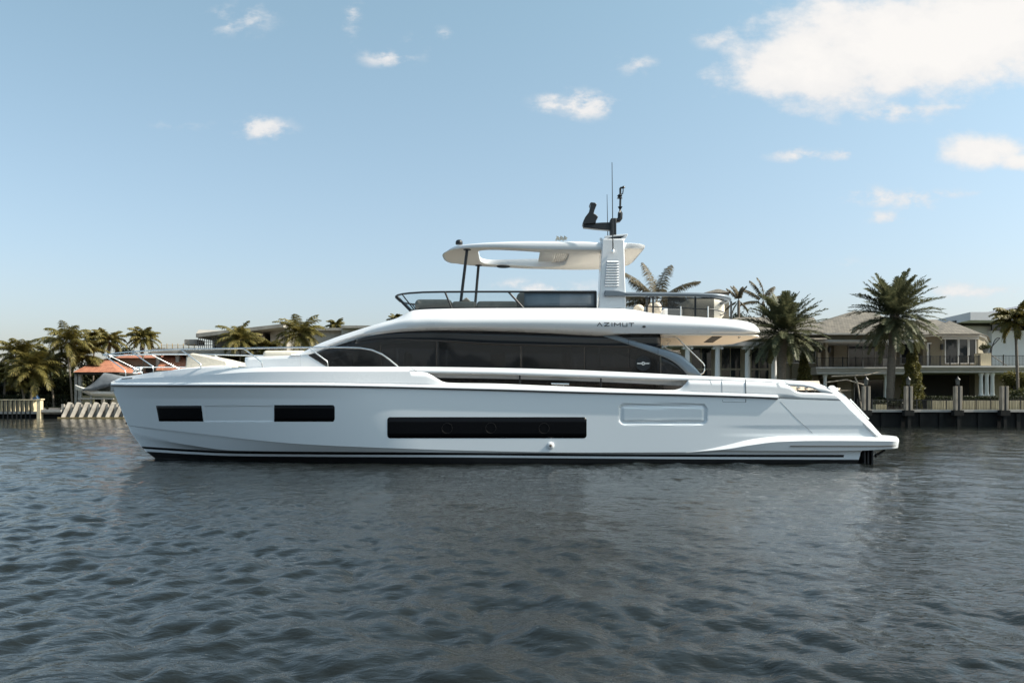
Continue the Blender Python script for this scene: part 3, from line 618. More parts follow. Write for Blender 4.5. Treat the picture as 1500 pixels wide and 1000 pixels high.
# ---------- hardtop ----------
ht_top = pchip([(649.5,368),(650.5,363.6),(655,360),(665,357.4),(700,355.4),(760,353.6),(820,352.6),(860,354),(880,355.2),(950,355.4)])
ht_bot = pchip([(649.5,369),(653,371),(665,364),(680,362.6),(720,363.2),(760,364.8),(810,367.6),(860,367.4),(905,366.6),(925,364.4),(937,361.4),(951,356)])
HX0, HX1, HB = -2.5, 4.62, 2.12
def zt(X): px = 750+F*X/28.9; return ZZ(ht_top(max(px, 652)), 28.9)
def zb_(X): px = 750+F*X/28.9; return ZZ(ht_bot(max(px, 682)) if px < 905 else 366.8, 28.9)
NA = 160; outer = []; inner = []
def sup_e(a, cx, cy, rx, ry, n): c, s = math.cos(a), math.sin(a); return (cx+rx*math.copysign(abs(c)**(2/n), c), cy+ry*math.copysign(abs(s)**(2/n), s))
for k in range(NA):
    a = 2*math.pi*k/NA; ca = math.cos(a)
    nn = 3.0 if ca < 0 else 9; x, y = sup_e(a, .55, 0, (.55-HX0) if ca < 0 else (HX1-.55), HB, nn)
    outer.append((x, y)); inner.append(sup_e(a, .42, 0, 1.62, 1.62, 5.5))
def ring(f, z, o1=None):
    P = []
    for (ox, oy), (ix, iy) in zip(outer, inner):
        x, y = ox+(ix-ox)*f, oy+(iy-oy)*f; P.append(Vector((x, y, z(x, y))))
    return P
def ztop(x, y): return zt(x)+.05*(1-(y/HB)**2)
def zbot(x, y): return zb_(x)+.05-.05*(abs(y)/HB)**2+.05*sm(3.2, 4.6, x)
def zmid(x, y):
    if x > 3.9: return zt(x)-.02
    return zt(x)*.5+zb_(x)*.5
def endtop(f): return lambda x, y: ztop(x, y)*(1-f)+zmid(x, y)*f
rings = [ring(1, ztop), ring(.8, ztop), ring(.4, ztop), ring(.12, ztop), ring(.05, endtop(.15)), ring(.015, endtop(.45)), ring(0, zmid)]
def endbot(f): return lambda x, y: zbot(x, y)*(1-f)+zmid(x, y)*f
rings += [ring(.012, endbot(.55)), ring(.045, endbot(.22)), ring(.11, endbot(.04)), ring(.2, zbot), ring(.5, zbot), ring(.8, zbot), ring(.97, zbot)]
rings += [ring(1.0, lambda x, y: zbot(x, y)+.03), ring(1, ztop)]
# rear underside slopes up to the aft edge
q = MB()
P = [r_+[r_[0]] for r_ in rings]
q.grid(P, mfun=lambda i, j: 1 if 8 <= i <= 13 else 0); ht = q.build('hardtop', [M['gel'], M['headl_bounce']], yacht, smooth=38, weld=True)
hl = MB(); 
cf = MB(); nf = 7
x0c, x1c = 1.0, 2.05
prof = []
for k in range(nf*4+1): xx = x0c+.55+(x1c-x0c-.55)*k/(nf*4); prof.append((xx, zb_(1.5)+.22+(.05 if (k//2) % 2 else 0)))
P = [[Vector((xx, yy, z)) for yy in (-1.58, 1.58)] for xx, z in [(x0c, zb_(1.5)+.26), (x0c+.5, zb_(1.5)+.26)]+prof]
cf.grid(P); cf.build('sunroof_canvas', M['headl_bounce'], ht, solid=(.03, 0), smooth=20)
def lathe_part(name, c, prof, m, par): b = MB(); b.lathe(c, prof); return b.build(name, M[m], par, smooth=40)
for sx in (1, -1):
    y = -1.68*sx; xt = -1.54 if sx > 0 else -1.28; xb = -1.78 if sx > 0 else -1.45; d = 31+y; 
    ztp = zbot(xt, y)+.02; strut((xt, y, ztp), (xb, y, ZZ(449, 29.3)), .052, 'hardtop_post')
    lathe_part('post_cap', (xt, y, ztp-.05), [(.13, 0), (.13, .025), (.06, .03)], 'blackm', yacht)
lathe_part('satellite_dome', (XX(672.5,28.9+.5), -1.6, ZZ(357.4,29.4)-.02), [(.115,0),(.125,.04),(.12,.10),(.09,.145),(.045,.165),(.005,.17)], 'blackm', ht)
lathe_part('ceiling_speaker', (-.33, 1.76, zbot(-.3,1.76)-.04), [(.24,0),(.26,.02),(.26,.05)], 'speaker', ht)
hn = MB()
for px in (815.5, 821, 826.5):
    hn = MB(); hn.tube([W(px-1.5,352.6,29.4), W(px+.8,349.4,29.4), W(px+2.4,347.2,29.4)], [.02,.04,.075]); hn.tube([W(px+2.6,352,29.4), W(px+2.6,348,29.4)], .02); hn.build('air_horn', M['cover'], ht)
# aft underside wedge of the hardtop
# ---------- arch column with louvres ----------
cp = [(877.2,451.2),(882.3,351.5),(884,349.8),(912.5,349.8),(914.4,353),(915.4,400),(917.2,451.2)]
q = MB(); q.prism_y([(XX(x,28.82), ZZ(y,28.82)) for x, y in cp], -2.18, -1.5); col_ = q.build('mast_column', M['gel'], yacht, bevel=.03, smooth=40)
lv = MB(); 
rec = [(888.4,380.6),(889.6,379.2),(905,379.2),(906.6,380.6),(907.2,415),(906.4,417.6),(885.6,417.6),(885,416)]
lv.prism_y([(XX(x,28.81), ZZ(y,28.81)) for x, y in rec], -2.1835, -2.17); rc = lv.build('louvre_recess', mat('louvre_shade', (.62,.65,.68), .5), col_)
for k in range(10):
    yy = 381.6+k*3.86; a = 888.6-.35*k; l = MB(); x0, x1 = XX(a+.5,28.8), XX(906.3,28.8); z = ZZ(yy+2.2,28.8)
    l.add([(x0,-2.184,z+.045),(x1,-2.184,z+.045),(x1,-2.225,z),(x0,-2.225,z),(x0,-2.184,z-.012),(x1,-2.184,z-.012)], [(0,3,2,1),(3,4,5,2),(0,1,5,4),(0,4,3),(1,2,5)]); l.build('louvre_slat', M['gel'], rc, smooth=None)
# mast top gear
bp_ = MB(); bp_.prism_y([(XX(x,29.1), ZZ(y,29.1)) for x, y in ((884,352.6),(884.6,347.8),(917,344.6),(918.6,345.4),(915.4,351),(908,352.6))], -2.15, -1.5); bp_.build('mast_plate', M['gel'], yacht, bevel=.01)
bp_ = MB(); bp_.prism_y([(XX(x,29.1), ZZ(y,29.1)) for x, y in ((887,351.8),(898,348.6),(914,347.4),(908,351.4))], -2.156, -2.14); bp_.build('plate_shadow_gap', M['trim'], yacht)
D = 29.15
def bpoly(name, pts, ya, yb, m='blackm', par=None, bev=.02): b = MB(); b.prism_y([(XX(x,D), ZZ(y,D)) for x, y in pts], -ya, -yb); return b.build(name, M[m], par or yacht, bevel=bev, smooth=40)
mast = bpoly('mast', [(893.2,348),(893.2,323.6),(894.6,320.6),(902.4,320.4),(902.4,348)], 1.98, 1.7)
bpoly('mast_arm', [(853.2,327.4),(854.4,334.2),(870,336),(893.4,338),(893.4,326.4),(880,326.8),(866,327.8)], 1.96, 1.72, par=mast)
rad = bpoly('radar_antenna', [(853.2,330),(854,325),(856.6,319.6),(862.4,312),(864.6,303.6),(863.4,299.6),(865.4,298.2),(871.6,299),(873.4,301.6),(870.2,309.6),(869,314.4),(873,316.6),(875.4,319.6),(872.6,323.6),(872,328.4)], 2.05, 1.6, par=mast, bev=.012)
b = MB(); b.tube([W(x,y,D-.0) for x, y in ((902,323.4),(906,322.6),(908.2,319.6),(908.6,312),(908.4,303))], .085, 8); b.build('mast_branch', M['blackm'], mast, smooth=60)
b = MB(); b.tube([W(x,y,D) for x, y in ((908.4,305),(908.8,290),(908.6,276),(909.4,275.2),(914,275))], .036, 8); b.tube([W(x,y,D) for x, y in ((909,285.6),(912.2,283.6),(912.8,279),(912.8,275))], .02, 6); b.build('light_pole', M['blackm'], mast, smooth=60)
lathe_part('navigation_light', W(913.4,275.2,D), [(.06,0),(.05,.03),(.03,.06)], 'blackm', mast); lathe_part('navigation_light', W(907.8,290.6,D), [(.1,0),(.06,.04),(.09,.09),(.04,.14)], 'blackm', mast)
def whip(a, b, r, name='whip_antenna'): t = MB(); t.tube([a, b], [r, r*.5], 6); return t.build(name, M['blackm'], yacht, smooth=60)
whip(W(897.9,366.5,28.72), W(896.5,238,28.72), .022); whip(W(890.4,349,29.6), W(889.2,285,29.6), .018)
lathe_part('antenna_base', W(897.7,369,28.74), [(.06,0),(.06,.05),(.03,.09)], 'chrome', yacht); lathe_part('anchor_light', W(880.4,356,29.2), [(.03,0),(.03,.08),(.05,.1),(.05,.16),(.02,.18)], 'white', yacht)
# ---------- aft flybridge rail ----------
r_ = MB(); r_.prism_y([(XX(x,28.75), ZZ(y,28.75)) for x, y in ((885.4,427.6),(886.4,425.2),(899,425.4),(906,425.8),(916,428.4),(917.5,428.6),(917.5,433.4),(887,433.6),(885.4,432.4))], -2.3, -2.17); r_.build('rail_bracket', M['bargrey'], yacht, bevel=.02)
ys = 2.2; pts = [(917,430.9),(980,431.2),(1020,431.8),(1042,432.6)]; path = [W(x, y, 31-2.24) for x, y in pts]; X_e = XX(1073, 29.0)
a0 = path[-1]; cr_ = []
for k in range(1, 9):
    t = k/8*math.pi/2; cr_.append(Vector((a0[0]+(X_e-a0[0])*math.sin(t), a0[1]+.75*(1-math.cos(t)), a0[2]-.06*k/8)))
near_ = path+cr_; farr = [Vector((p[0], -p[1], p[2])) for p in near_]; P = []
allp = near_+farr[::-1]
b = MB(); b.tube(allp, .075, 10); b.build('flybridge_handrail', M['bargrey'], yacht, smooth=60)
for i, (px, yy) in enumerate(((947.5,2.22),(956.6,2.22),(1018.6,2.22),(1071,1.3),(999.4,-2.1),(1054,-2.0))):
    X = XX(px, 31-yy); zt_ = path[0][2]-.06 if px < 1040 else path[0][2]-.12; zb2 = zz(tf[0], X, 2.2)-.02; strut((X, -yy, zt_), (X, -yy, zb2), .035, 'rail_post', n=6)
for py in (437.0, 447.6):
    b = MB(); zc_ = ZZ(py, 28.8); dd_ = lambda X: (-.012 if py > 440 else 0)*max(0, X-4)*10*.4
    pth = [Vector((X, -2.22, zc_+dd_(X))) for X in np.linspace(XX(945,28.8), XX(1045,28.8), 8)]+[Vector((X_e-.45, -1.95, zc_+dd_(7))), Vector((X_e-.05, -1.3, zc_+dd_(7.2))), Vector((X_e-.05, 1.3, zc_+dd_(7.2)))]
    b.tube(pth, .02, 6); b.build('rail_wire', M['blackm'], yacht, smooth=60)
for px in (996.2, 1036): X = XX(px, 28.85); strut((X, -2.26, ZZ(449, 28.8)), (X, -2.26, zz(tf[0], X, 2.26)), .026, 'stanchion', 'chrome')
gp = MB(); gp.grid([[Vector((X, -2.2, path[0][2]-.1)), Vector((X, -2.2, zz(tf[0], X, 2.2)))] for X in np.linspace(XX(978,28.8), XX(1046,28.8), 4)]); gp.build('rail_glass', M['railg'], yacht)
# furniture on the aft flybridge
def chair(pxa, pxb, ytop, ybot, y, lab, name='deck_chair', hgt=.0):
    c0 = W((pxa+pxb)/2, ybot, 31-y); t = thing(name, lab, 'chair', tuple(c0)); 
    b = MB(); w_ = XX(pxb,31-y)-XX(pxa,31-y); x = c0[0]; z1 = ZZ(ytop, 31-y)
    b.ball((x, -y, c0[2]+(z1-c0[2])*.5), (w_*.5, .30, (z1-c0[2])*.5), nu=20, nv=14); b.build('backrest', M['beige'], t, smooth=80)
    b = MB(); b.box((x-w_*.4, -y-.2, c0[2]+.02), (x+w_*.4, -y+.25, c0[2]+.12)); b.build('seat', M['beige'], t, bevel=.03); return t
chair(928, 943, 446, 459, 1.2, 'rounded beige armchair just aft of the white mast column'); chair(949, 957, 444, 460, .9, 'narrow beige chair between the two dark rail posts'); chair(955, 969, 442.6, 460, 1.5, 'tall egg-shaped beige chair back beside the forward rail post')
cushion('covered_lounge', 1004, 1064, 435.6, 468, 0.6, -1.9, 'cover', .3, seg=6)
cushion('wet_bar_cabinet', 972, 1000, 452, 468, 1.2, 0, 'white', .05)
# stair rail and hand rails
def ctube(name, pts, y, r, m='chrome', mirror=False, par=None):
    b = MB(); b.tube([W(x, q_, 31-y) for x, q_ in pts], r, 8); return b.build(name, M[m], par or yacht, smooth=60)
ctube('stair_rail', [(969,493.4),(990,493.6),(993.5,495.5),(1000,502.5),(1030,532),(1032,536),(1032,542),(1030,546),(1026,548)], 2.2, .024)
ctube('cockpit_rail', [(969,504),(974,508.6),(977.6,511.8),(986,514),(997,517.4)], 1.6, .022); ctube('cockpit_rail', [(978,514),(996,513.6)], 1.4, .02); ctube('cockpit_rail', [(978,504),(982.4,499.6),(976,498.6)], .6, .02)
# bow rail
ytop = lambda px: max(b_c(XX(px, 29))-.02, .25)
def rl_(px, py): return W(px, py, 31-(ytop(px)))
tops = [(156,519.6),(170,517.4),(190,515.4),(220,513.4),(265,511.6),(300,511),(357,510),(420,509),(500,508.8),(528,509.6),(545,512.6),(560,519),(571,527),(583,537)]
b = MB(); pth = [Vector((XX(152.5,31)-.02, 0, ZZ(519.5,31)))]+[Vector((XX(152.8,30.9), -.18, ZZ(519.4,30.85)))]+[rl_(*p) for p in tops]
b.tube(pth, .026, 8); b.build('bow_rail', M['chrome'], yacht, smooth=60); b = MB(); b.tube([Vector((p[0], -p[1], p[2])) for p in pth], .026, 8); b.build('bow_rail', M['chrome'], yacht, smooth=60)
mids = [(180,537.4),(200,537.6),(230,538.2),(262,538.8)]
low_ = []
for a, b_, c2, d2 in (((153,520.5),(183,542),(184,546),(184,551)), ((194,516),(224,536.6),(224.6,540),(224.6,546)), ((265,512),(294,533),(294.4,536),(294.4,540)), ((357,510.4),(383,529.6),(384,532),(384,538)), ((453,509.6),(479,529),(480,531.4),(480,538))):
    for sg in (1, -1):
        yb_ = ytop(c2[0]); ya_ = ytop(max(a[0], 160)) if a[0] > 160 else .2
        P = [W(a[0], a[1], 31-ya_), W(b_[0], b_[1], 31-yb_), W(c2[0], c2[1], 31-yb_), W(d2[0], d2[1], 31-yb_)]
        if sg < 0: P = [Vector((p[0], -p[1], p[2])) for p in P]
        t = MB(); t.tube(P, .021, 8); t.build('rail_stanchion', M['chrome'], yacht, smooth=60)
b = MB(); xr = [XX(px, 31-ytop(px)) for px in (178, 200, 224, 260, 294)]
P = [Vector((x, ytop(750+F*x/30), ZZ(537, 31+ytop(750+F*x/30)) if False else 0)) for x in xr]
pz = [Vector((p[0], p[1], ZZ(537.6, 31+p[1]))) for p in P]; b.tube(pz, .018, 6); b.build('lower_rail', M['chrome'], yacht, smooth=60)
# foredeck gear
Q = cushion('sunpad_cover', 384, 447, 513, 525, 1.2, -1.2, 'cover', .13); 
b = MB()
for (pts, ya) in (([(272,537.4),(273,524),(279,517.6),(283,517.2),(306,521.6),(332,528),(334,533),(350,536),(352,540),(272,541)], 1.25),):
    b.prism_y([(XX(x,30-.2), ZZ(y,30-.2)) for x, y in pts], -ya, ya)
b.build('seat_cover', M['cover'], yacht, bevel=.06, smooth=50)
b = MB(); b.prism_y([(XX(x,29.4), ZZ(y,29.4)) for x, y in ((240,543),(262,538.8),(290,536.6),(318,534.4),(334,534.6),(335,541),(240,545))], -1.35, 1.35); b.build('foredeck_locker', M['gel'], yacht, bevel=.03)
for px, py in ((198,545.5),(205,544.5)): lathe_part('windlass', W(px, py+1.5, 31), [(.08,0),(.10,.03),(.06,.07),(.06,.13),(.10,.16),(.09,.19)], 'chrome', yacht)
b = MB(); b.prism_y([(XX(189,30.2), ZZ(556,30.2)),(XX(194,30.2), ZZ(554.6,30.2)),(XX(194,30.2), ZZ(554,30.2)),(XX(189,30.2), ZZ(555.2,30.2))], -1.1, -1.0)
b = MB(); bb_ = bvh_of(bul)
P = [[hitp(px, 555.3-(px-178)*.075+dy, bb_, .008) for dy in (0, -.9)] for px in np.linspace(178.5, 194, 14)]; b.grid(P, flip=True); b.build('bow_vent', M['blackm'], yacht, solid=(.01,-1))
# inside the stern fairlead and the side opening
b = MB(); b.box((9.1,-2.8,2.26),(10.35,-2.0,2.33)); b.add([(9.05,-2.45,2.33),(10.4,-2.45,2.33),(10.4,-2.1,2.75),(9.05,-2.1,2.75)],[(0,1,2,3)]); b.build('fairlead_sunlit_lining', M['beige'], yacht)  # sill plus an added tilted panel; sunlit warmth put into the beige
for px in (1169, 1181, 1194): lathe_part('bollard', W(px, 574.6, 31-2.5), [(.05,0),(.05,.1),(.08,.13),(.08,.17),(.03,.19)], 'chrome', yacht)
b = MB(); b.tube([W(1186,571,28.4), W(1205,573.6,28.4)], .03); b.build('fairlead_bar', M['chrome'], yacht)
b = MB(); b.tube([W(807.5,561.8,28.1), W(833.5,562.4,28.1)], .03, 8); b.tube([W(814.6,562,28.1), W(814.6,566.4,28.1)], .022, 6); b.tube([W(825.6,562,28.1), W(825.6,566.6,28.1)], .022, 6); b.build('cleat', M['chrome'], yacht)
for px in (880.2, 761.5): strut(W(px, 548, 28.12), W(px, 571, 28.12), .028, 'opening_post', n=6)
# stern rail and capstan
strut(W(1245,584.4,28.6), W(1272.5,613.6,28.6), .022, 'stern_handrail', 'chrome'); 
for a, b_ in (((1248,588),(1241.5,592)), ((1268,609.6),(1262,612.6))): strut(W(a[0],a[1],28.6), W(b_[0],b_[1],28.6), .03, 'rail_foot', 'white')
lathe_part('capstan', W(1227.5,576,28.7), [(.08,0),(.07,.05),(.055,.08),(.055,.13),(.08,.16),(.08,.19)], 'chrome', yacht)
# ---------------- water, ground ----------------
rng = np.random.default_rng(7)
def struct(o): o['kind'] = 'structure'; return o
def graded(lo, hi, fine, c0, grow):
    a = [0.0]
    while a[-1] < hi: a.append(a[-1]+max(fine, grow*(abs(a[-1])-c0)))
    b = [0.0]
    while b[-1] > lo: b.append(b[-1]-max(fine, grow*(abs(b[-1])-c0)))
    return np.array(b[::-1][:-1]+a)
gx = graded(-230, 230, .034, 3.2, .0105)
gy = CAM_Y+6.2+graded(-90, 112, .034, 2.0, .0075)
NX, NY = len(gx), len(gy)
GX, GY = np.meshgrid(gx, gy); Hh = np.zeros_like(GX)
spx = np.gradient(gx)[None, :]; spy = np.gradient(gy)[:, None]
OX = np.zeros_like(GX); OY = np.zeros_like(GX)
for k in range(130):
    lam = .15*(3.4/.15)**(rng.random()**.9); th = R(205)+rng.normal()*R(38) if k % 3 else rng.random()*2*math.pi
    kx, ky = math.cos(th)*2*math.pi/lam, math.sin(th)*2*math.pi/lam; ph = rng.random()*6.28
    a = .0037*lam**.9*(1.75 if .25 < lam < .9 else 1.15 if lam < 1.4 else 1)*(.75 if lam > 2 else 1)
    samp = np.maximum(spx*abs(math.cos(th)), spy*abs(math.sin(th))); att = np.clip((lam/samp-2.5)/3.0, 0, 1)
    env = .55+.45*np.sin(GX*.31*math.cos(k)+GY*.22*math.sin(k*1.7)+k)
    A_ = kx*GX+ky*GY+ph; s_, c_ = np.sin(A_), np.cos(A_); Hh += a*att*env*s_; OX += -a*.9*att*env*c_*math.cos(th); OY += -a*.9*att*env*c_*math.sin(th)
fade = np.clip((np.hypot(GX*1.0, GY-CAM_Y)-60)/60, 0, 1); gust = .78+.28*np.sin(GX*.10+1.3*np.sin(GY*.07)+2)*np.sin(GY*.16+.9*np.sin(GX*.05))+.14*np.sin(GX*.31+GY*.23+1); Hh *= (1-.3*fade)*gust
co = np.stack([GX+OX, GY+OY, Hh-.004], -1).reshape(-1, 3).astype(np.float32)
idx = np.arange(NX*NY).reshape(NY, NX)
fa = np.stack([idx[:-1, :-1], idx[:-1, 1:], idx[1:, 1:], idx[1:, :-1]], -1).reshape(-1, 4)
def npmesh(name, co, fa, m, parent=None, smooth=False, org=(0, 0, 0)):
    me = bpy.data.meshes.new(name); co = np.asarray(co, np.float32)-np.array(org, np.float32)
    me.vertices.add(len(co)); me.vertices.foreach_set('co', co.ravel().astype(np.float32)); k = fa.shape[1]
    me.loops.add(fa.size); me.loops.foreach_set('vertex_index', fa.ravel().astype(np.int32)); me.polygons.add(len(fa))
    me.polygons.foreach_set('loop_start', np.arange(0, fa.size, k, dtype=np.int32)); me.polygons.foreach_set('loop_total', np.full(len(fa), k, np.int32))
    me.update(calc_edges=True); me.materials.append(m)
    if smooth: me.shade_smooth()
    o = bpy.data.objects.new(name, me); link(o, parent); ORG[o.name] = Vector(org)
    if parent is None: o.location = org
    return o
wm = bpy.data.materials.new('canal_water'); wm.use_nodes = True; t = wm.node_tree; b = t.nodes['Principled BSDF']
b.inputs['Base Color'].default_value = (.010, .012, .011, 1); b.inputs['Roughness'].default_value = .045; b.inputs['IOR'].default_value = 1.333; b.inputs['Specular IOR Level'].default_value = .27
tcn = t.nodes.new('ShaderNodeTexCoord'); last = None
for sc_, dist, st, stx in ((4.2, .02, .8, (.75, 1.5, 1)), (12, .009, .8, (.8, 1.3, 1)), (1.1, .04, .3, (.8, 1.5, 1))):
    mp = t.nodes.new('ShaderNodeMapping'); mp.inputs['Scale'].default_value = stx; mp.inputs['Rotation'].default_value = (0, 0, .35); t.links.new(tcn.outputs['Object'], mp.inputs[0])
    nz = t.nodes.new('ShaderNodeTexNoise'); nz.inputs['Scale'].default_value = sc_; nz.inputs['Detail'].default_value = 3; nz.inputs['Distortion'].default_value = .6; t.links.new(mp.outputs[0], nz.inputs['Vector'])
    bp = t.nodes.new('ShaderNodeBump'); bp.inputs['Strength'].default_value = st; bp.inputs['Distance'].default_value = dist; t.links.new(nz.outputs[0], bp.inputs['Height'])
    gn = t.nodes.new('ShaderNodeTexNoise'); gn.inputs['Scale'].default_value = .11; gn.inputs['Detail'].default_value = 2; t.links.new(mp.outputs[0], gn.inputs['Vector'])
    gm = t.nodes.new('ShaderNodeMapRange'); gm.inputs[1].default_value = .3; gm.inputs[2].default_value = .7; gm.inputs[3].default_value = st*.6; gm.inputs[4].default_value = st*1.25; t.links.new(gn.outputs[0], gm.inputs[0]); t.links.new(gm.outputs[0], bp.inputs['Strength'])
    if last: t.links.new(last.outputs[0], bp.inputs['Normal'])
    last = bp
t.links.new(last.outputs[0], b.inputs['Normal'])
water = struct(npmesh('water', co, fa, wm, smooth=True))
M.update(
 grass=mat('lawn', (.05, .07, .02), .9, var=.35, vscale=.4), conc=mat('weathered_concrete', (.34, .31, .27), .85, var=.25, vscale=1.2, bump=.4, bscale=20),
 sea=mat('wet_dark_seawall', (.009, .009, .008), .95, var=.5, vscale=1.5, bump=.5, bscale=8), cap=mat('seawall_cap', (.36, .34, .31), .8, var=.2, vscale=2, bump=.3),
 cream=mat('cream_stucco', (.66, .55, .36), .85, var=.1, vscale=1, bump=.2), stucco=mat('olive_stucco', (.22, .19, .135), .9, var=.1, vscale=.8, bump=.2), stucco2=mat('beige_stucco', (.36, .315, .24), .9, var=.1, vscale=.8),
 trimw=mat('white_stone_trim', (.55, .53, .50), .7, var=.06, vscale=1.5), whites=mat('white_render', (.70, .67, .68), .8, var=.05, vscale=.6),
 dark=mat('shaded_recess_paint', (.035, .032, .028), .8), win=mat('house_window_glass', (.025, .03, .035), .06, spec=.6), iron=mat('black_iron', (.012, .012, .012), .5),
 trunk=mat('palm_trunk', (.17, .14, .11), .95, var=.3, vscale=3, stretch=(1, 1, 6), bump=.8, bscale=12), bark=mat('tree_bark', (.08, .065, .05), .95, var=.3, bump=.6),
 slat=mat('planter_boards', (.52, .44, .30), .8, var=.15, vscale=2, stretch=(8, 1, 1)), timber=mat('scaffold_timber', (.45, .33, .18), .8, var=.2),
 pier=mat('pier_wood', (.33, .28, .22), .85, var=.3, vscale=4, stretch=(1, 1, .3)), terr=mat('terracotta_pot', (.12, .14, .16), .7),
 tarp=mat('grey_boat_cover', (.15, .16, .17), .5, var=.25, vscale=.8, bump=1.0, bscale=2.2), boatw=mat('boat_hull_white', (.7, .69, .66), .35), jet=mat('blue_plastic', (.05, .14, .32), .3),
 lf_palm=leafmat('coconut_leaf', (.055, .06, .018), (.24, .19, .05), .5), lf_date=leafmat('date_palm_leaf', (.06, .075, .04), (.17, .165, .085), .5), lf_dry=leafmat('windblown_palm_leaf', (.06, .052, .03), (.19, .15, .085), .7),
 lf_dark=leafmat('dark_foliage', (.014, .02, .009), (.05, .055, .02), .35), lf_mid=leafmat('garden_foliage', (.03, .04, .014), (.10, .10, .03), .5), lf_gold=leafmat('cypress_leaf', (.05, .055, .016), (.20, .17, .045), .6))
def shing(name, c1, c2, sc=3.0, tile=False):
    m = mat(name, c1, .85); t = m.node_tree; b = t.nodes['Principled BSDF']; tcn = t.nodes.new('ShaderNodeTexCoord'); br = t.nodes.new('ShaderNodeTexBrick')
    mp = t.nodes.new('ShaderNodeMapping'); mp.inputs['Rotation'].default_value = (R(90), 0, 0); t.links.new(tcn.outputs['Object'], mp.inputs[0]); t.links.new(mp.outputs[0], br.inputs['Vector'])
    br.inputs['Color1'].default_value = tuple(c1)+(1,); br.inputs['Color2'].default_value = tuple(c2)+(1,); br.inputs['Mortar'].default_value = tuple(x*.45 for x in c1)+(1,)
    br.inputs['Scale'].default_value = sc; br.inputs['Mortar Size'].default_value = .025; br.inputs['Brick Width'].default_value = .45 if not tile else .35; br.inputs['Row Height'].default_value = .22 if not tile else .5; br.inputs['Bias'].default_value = 0
    nz = t.nodes.new('ShaderNodeTexNoise'); nz.inputs['Scale'].default_value = 1.2; nz.inputs['Detail'].default_value = 5; t.links.new(tcn.outputs['Object'], nz.inputs['Vector'])
    mxx = t.nodes.new('ShaderNodeMix'); mxx.data_type = 'RGBA'; mxx.blend_type = 'OVERLAY'; mxx.inputs[0].default_value = .6; t.links.new(br.outputs[0], mxx.inputs[6]); t.links.new(nz.outputs[0], mxx.inputs[7]); t.links.new(mxx.outputs[2], b.inputs['Base Color']); return m
M['roof'] = shing('tan_shingle', (.125, .11, .09), (.19, .165, .13), 1.6); M['tile'] = shing('orange_clay_tile', (.34, .13, .075), (.45, .19, .11), 1.4, True)
# land: near shore on the right, farther shore on the left
YR, YL = CAM_Y+71.9, CAM_Y+111.6
g = MB(); xs_ = [-700, -4, 3, 700]
g.add([(-700, YL, 1.4), (-6, YL, 1.4), (4, YR, 1.4), (700, YR, 1.4), (700, 900, 1.4), (-700, 900, 1.4)], [(0, 1, 2, 3, 4, 5)]); struct(g.build('ground', M['grass'], smooth=None))
g = MB(); g.add([(-700, CAM_Y-70, 1.2), (700, CAM_Y-70, 1.2), (700, -900, 1.2), (-700, -900, 1.2), (-700, CAM_Y-70, -1), (700, CAM_Y-70, -1)], [(0, 3, 2, 1), (0, 1, 5, 4)]); struct(g.build('ground', M['grass'], smooth=None))  # unseen shore behind the camera, added for its reflections
# ---------------- vegetation tools ----------------
def quads(V): # V (N,4,3)
    n = len(V); return V.reshape(-1, 3), np.arange(n*4).reshape(-1, 4)
def leaves(C, size, rg, asp=.55):
    n = len(C); a = rg.normal(size=(n, 3)); a /= np.linalg.norm(a, axis=1)[:, None]; b = np.cross(a, rg.normal(size=(n, 3))); b /= np.linalg.norm(b, axis=1)[:, None]
    s = (size*(.6+.8*rg.random(n)))[:, None]; a = a*s*.5; b = b*s*.5*asp
    return np.stack([C-a, C+b*1.0-a*.1, C+a, C-b-a*.1], 1)
def blobcloud(c, r, n, rg, nb=9, shell=.55):
    c = np.array(c, float); r = np.array(r, float); ct = rg.normal(size=(nb, 3)); ct /= np.linalg.norm(ct, axis=1)[:, None]; ct *= (rg.random(nb)**.5*.62)[:, None]
    br = .38+.25*rg.random(nb); w_ = br**2; which = rg.choice(nb, n, p=w_/w_.sum()); dd = rg.normal(size=(n, 3)); dd /= np.linalg.norm(dd, axis=1)[:, None]
    rad = br[which]*(shell+(1-shell)*rg.random(n))*(1+.18*rg.normal(size=n)*.5); P = ct[which]+dd*rad[:, None]; return c+P*r
def broad(px, pyt, pyb, rpx, d, label, m='lf_mid', n=5000, size=.42, seed=0, name='broadleaf_tree', cat='tree', group=None, z0=1.4, fill=False):
    rg = np.random.default_rng(seed); x = XX(px, d); r = rpx*d/F; zt_, zb2 = ZZ(pyt, d), max(ZZ(pyb, d), z0+.2); y = CAM_Y+d
    t = thing(name, label, cat, (x, y, z0), group); C = blobcloud((x, y, (zt_+zb2)/2), (r, r*.8, (zt_-zb2)/2), n, rg, nb=14)
    co, fa = quads(leaves(C, size, rg)); npmesh('crown', co, fa, M[m], t, org=(x, y, z0))
    b = MB(); h_ = (zt_+zb2)/2-z0; b.tube([(x, y, z0-.1), (x+.1, y, z0+h_*.4), (x-.05, y, z0+h_)], [.22, .17, .08], 8)
    for k in range(4): a = k*1.6+seed; b.tube([(x, y, z0+h_*.5), (x+math.cos(a)*r*.3, y+math.sin(a)*r*.3, z0+h_*.85), (x+math.cos(a)*r*.5, y+math.sin(a)*r*.5, z0+h_*1.15)], [.10, .06, .02], 6)
    b.build('trunk', M['bark'], t, smooth=60); return t
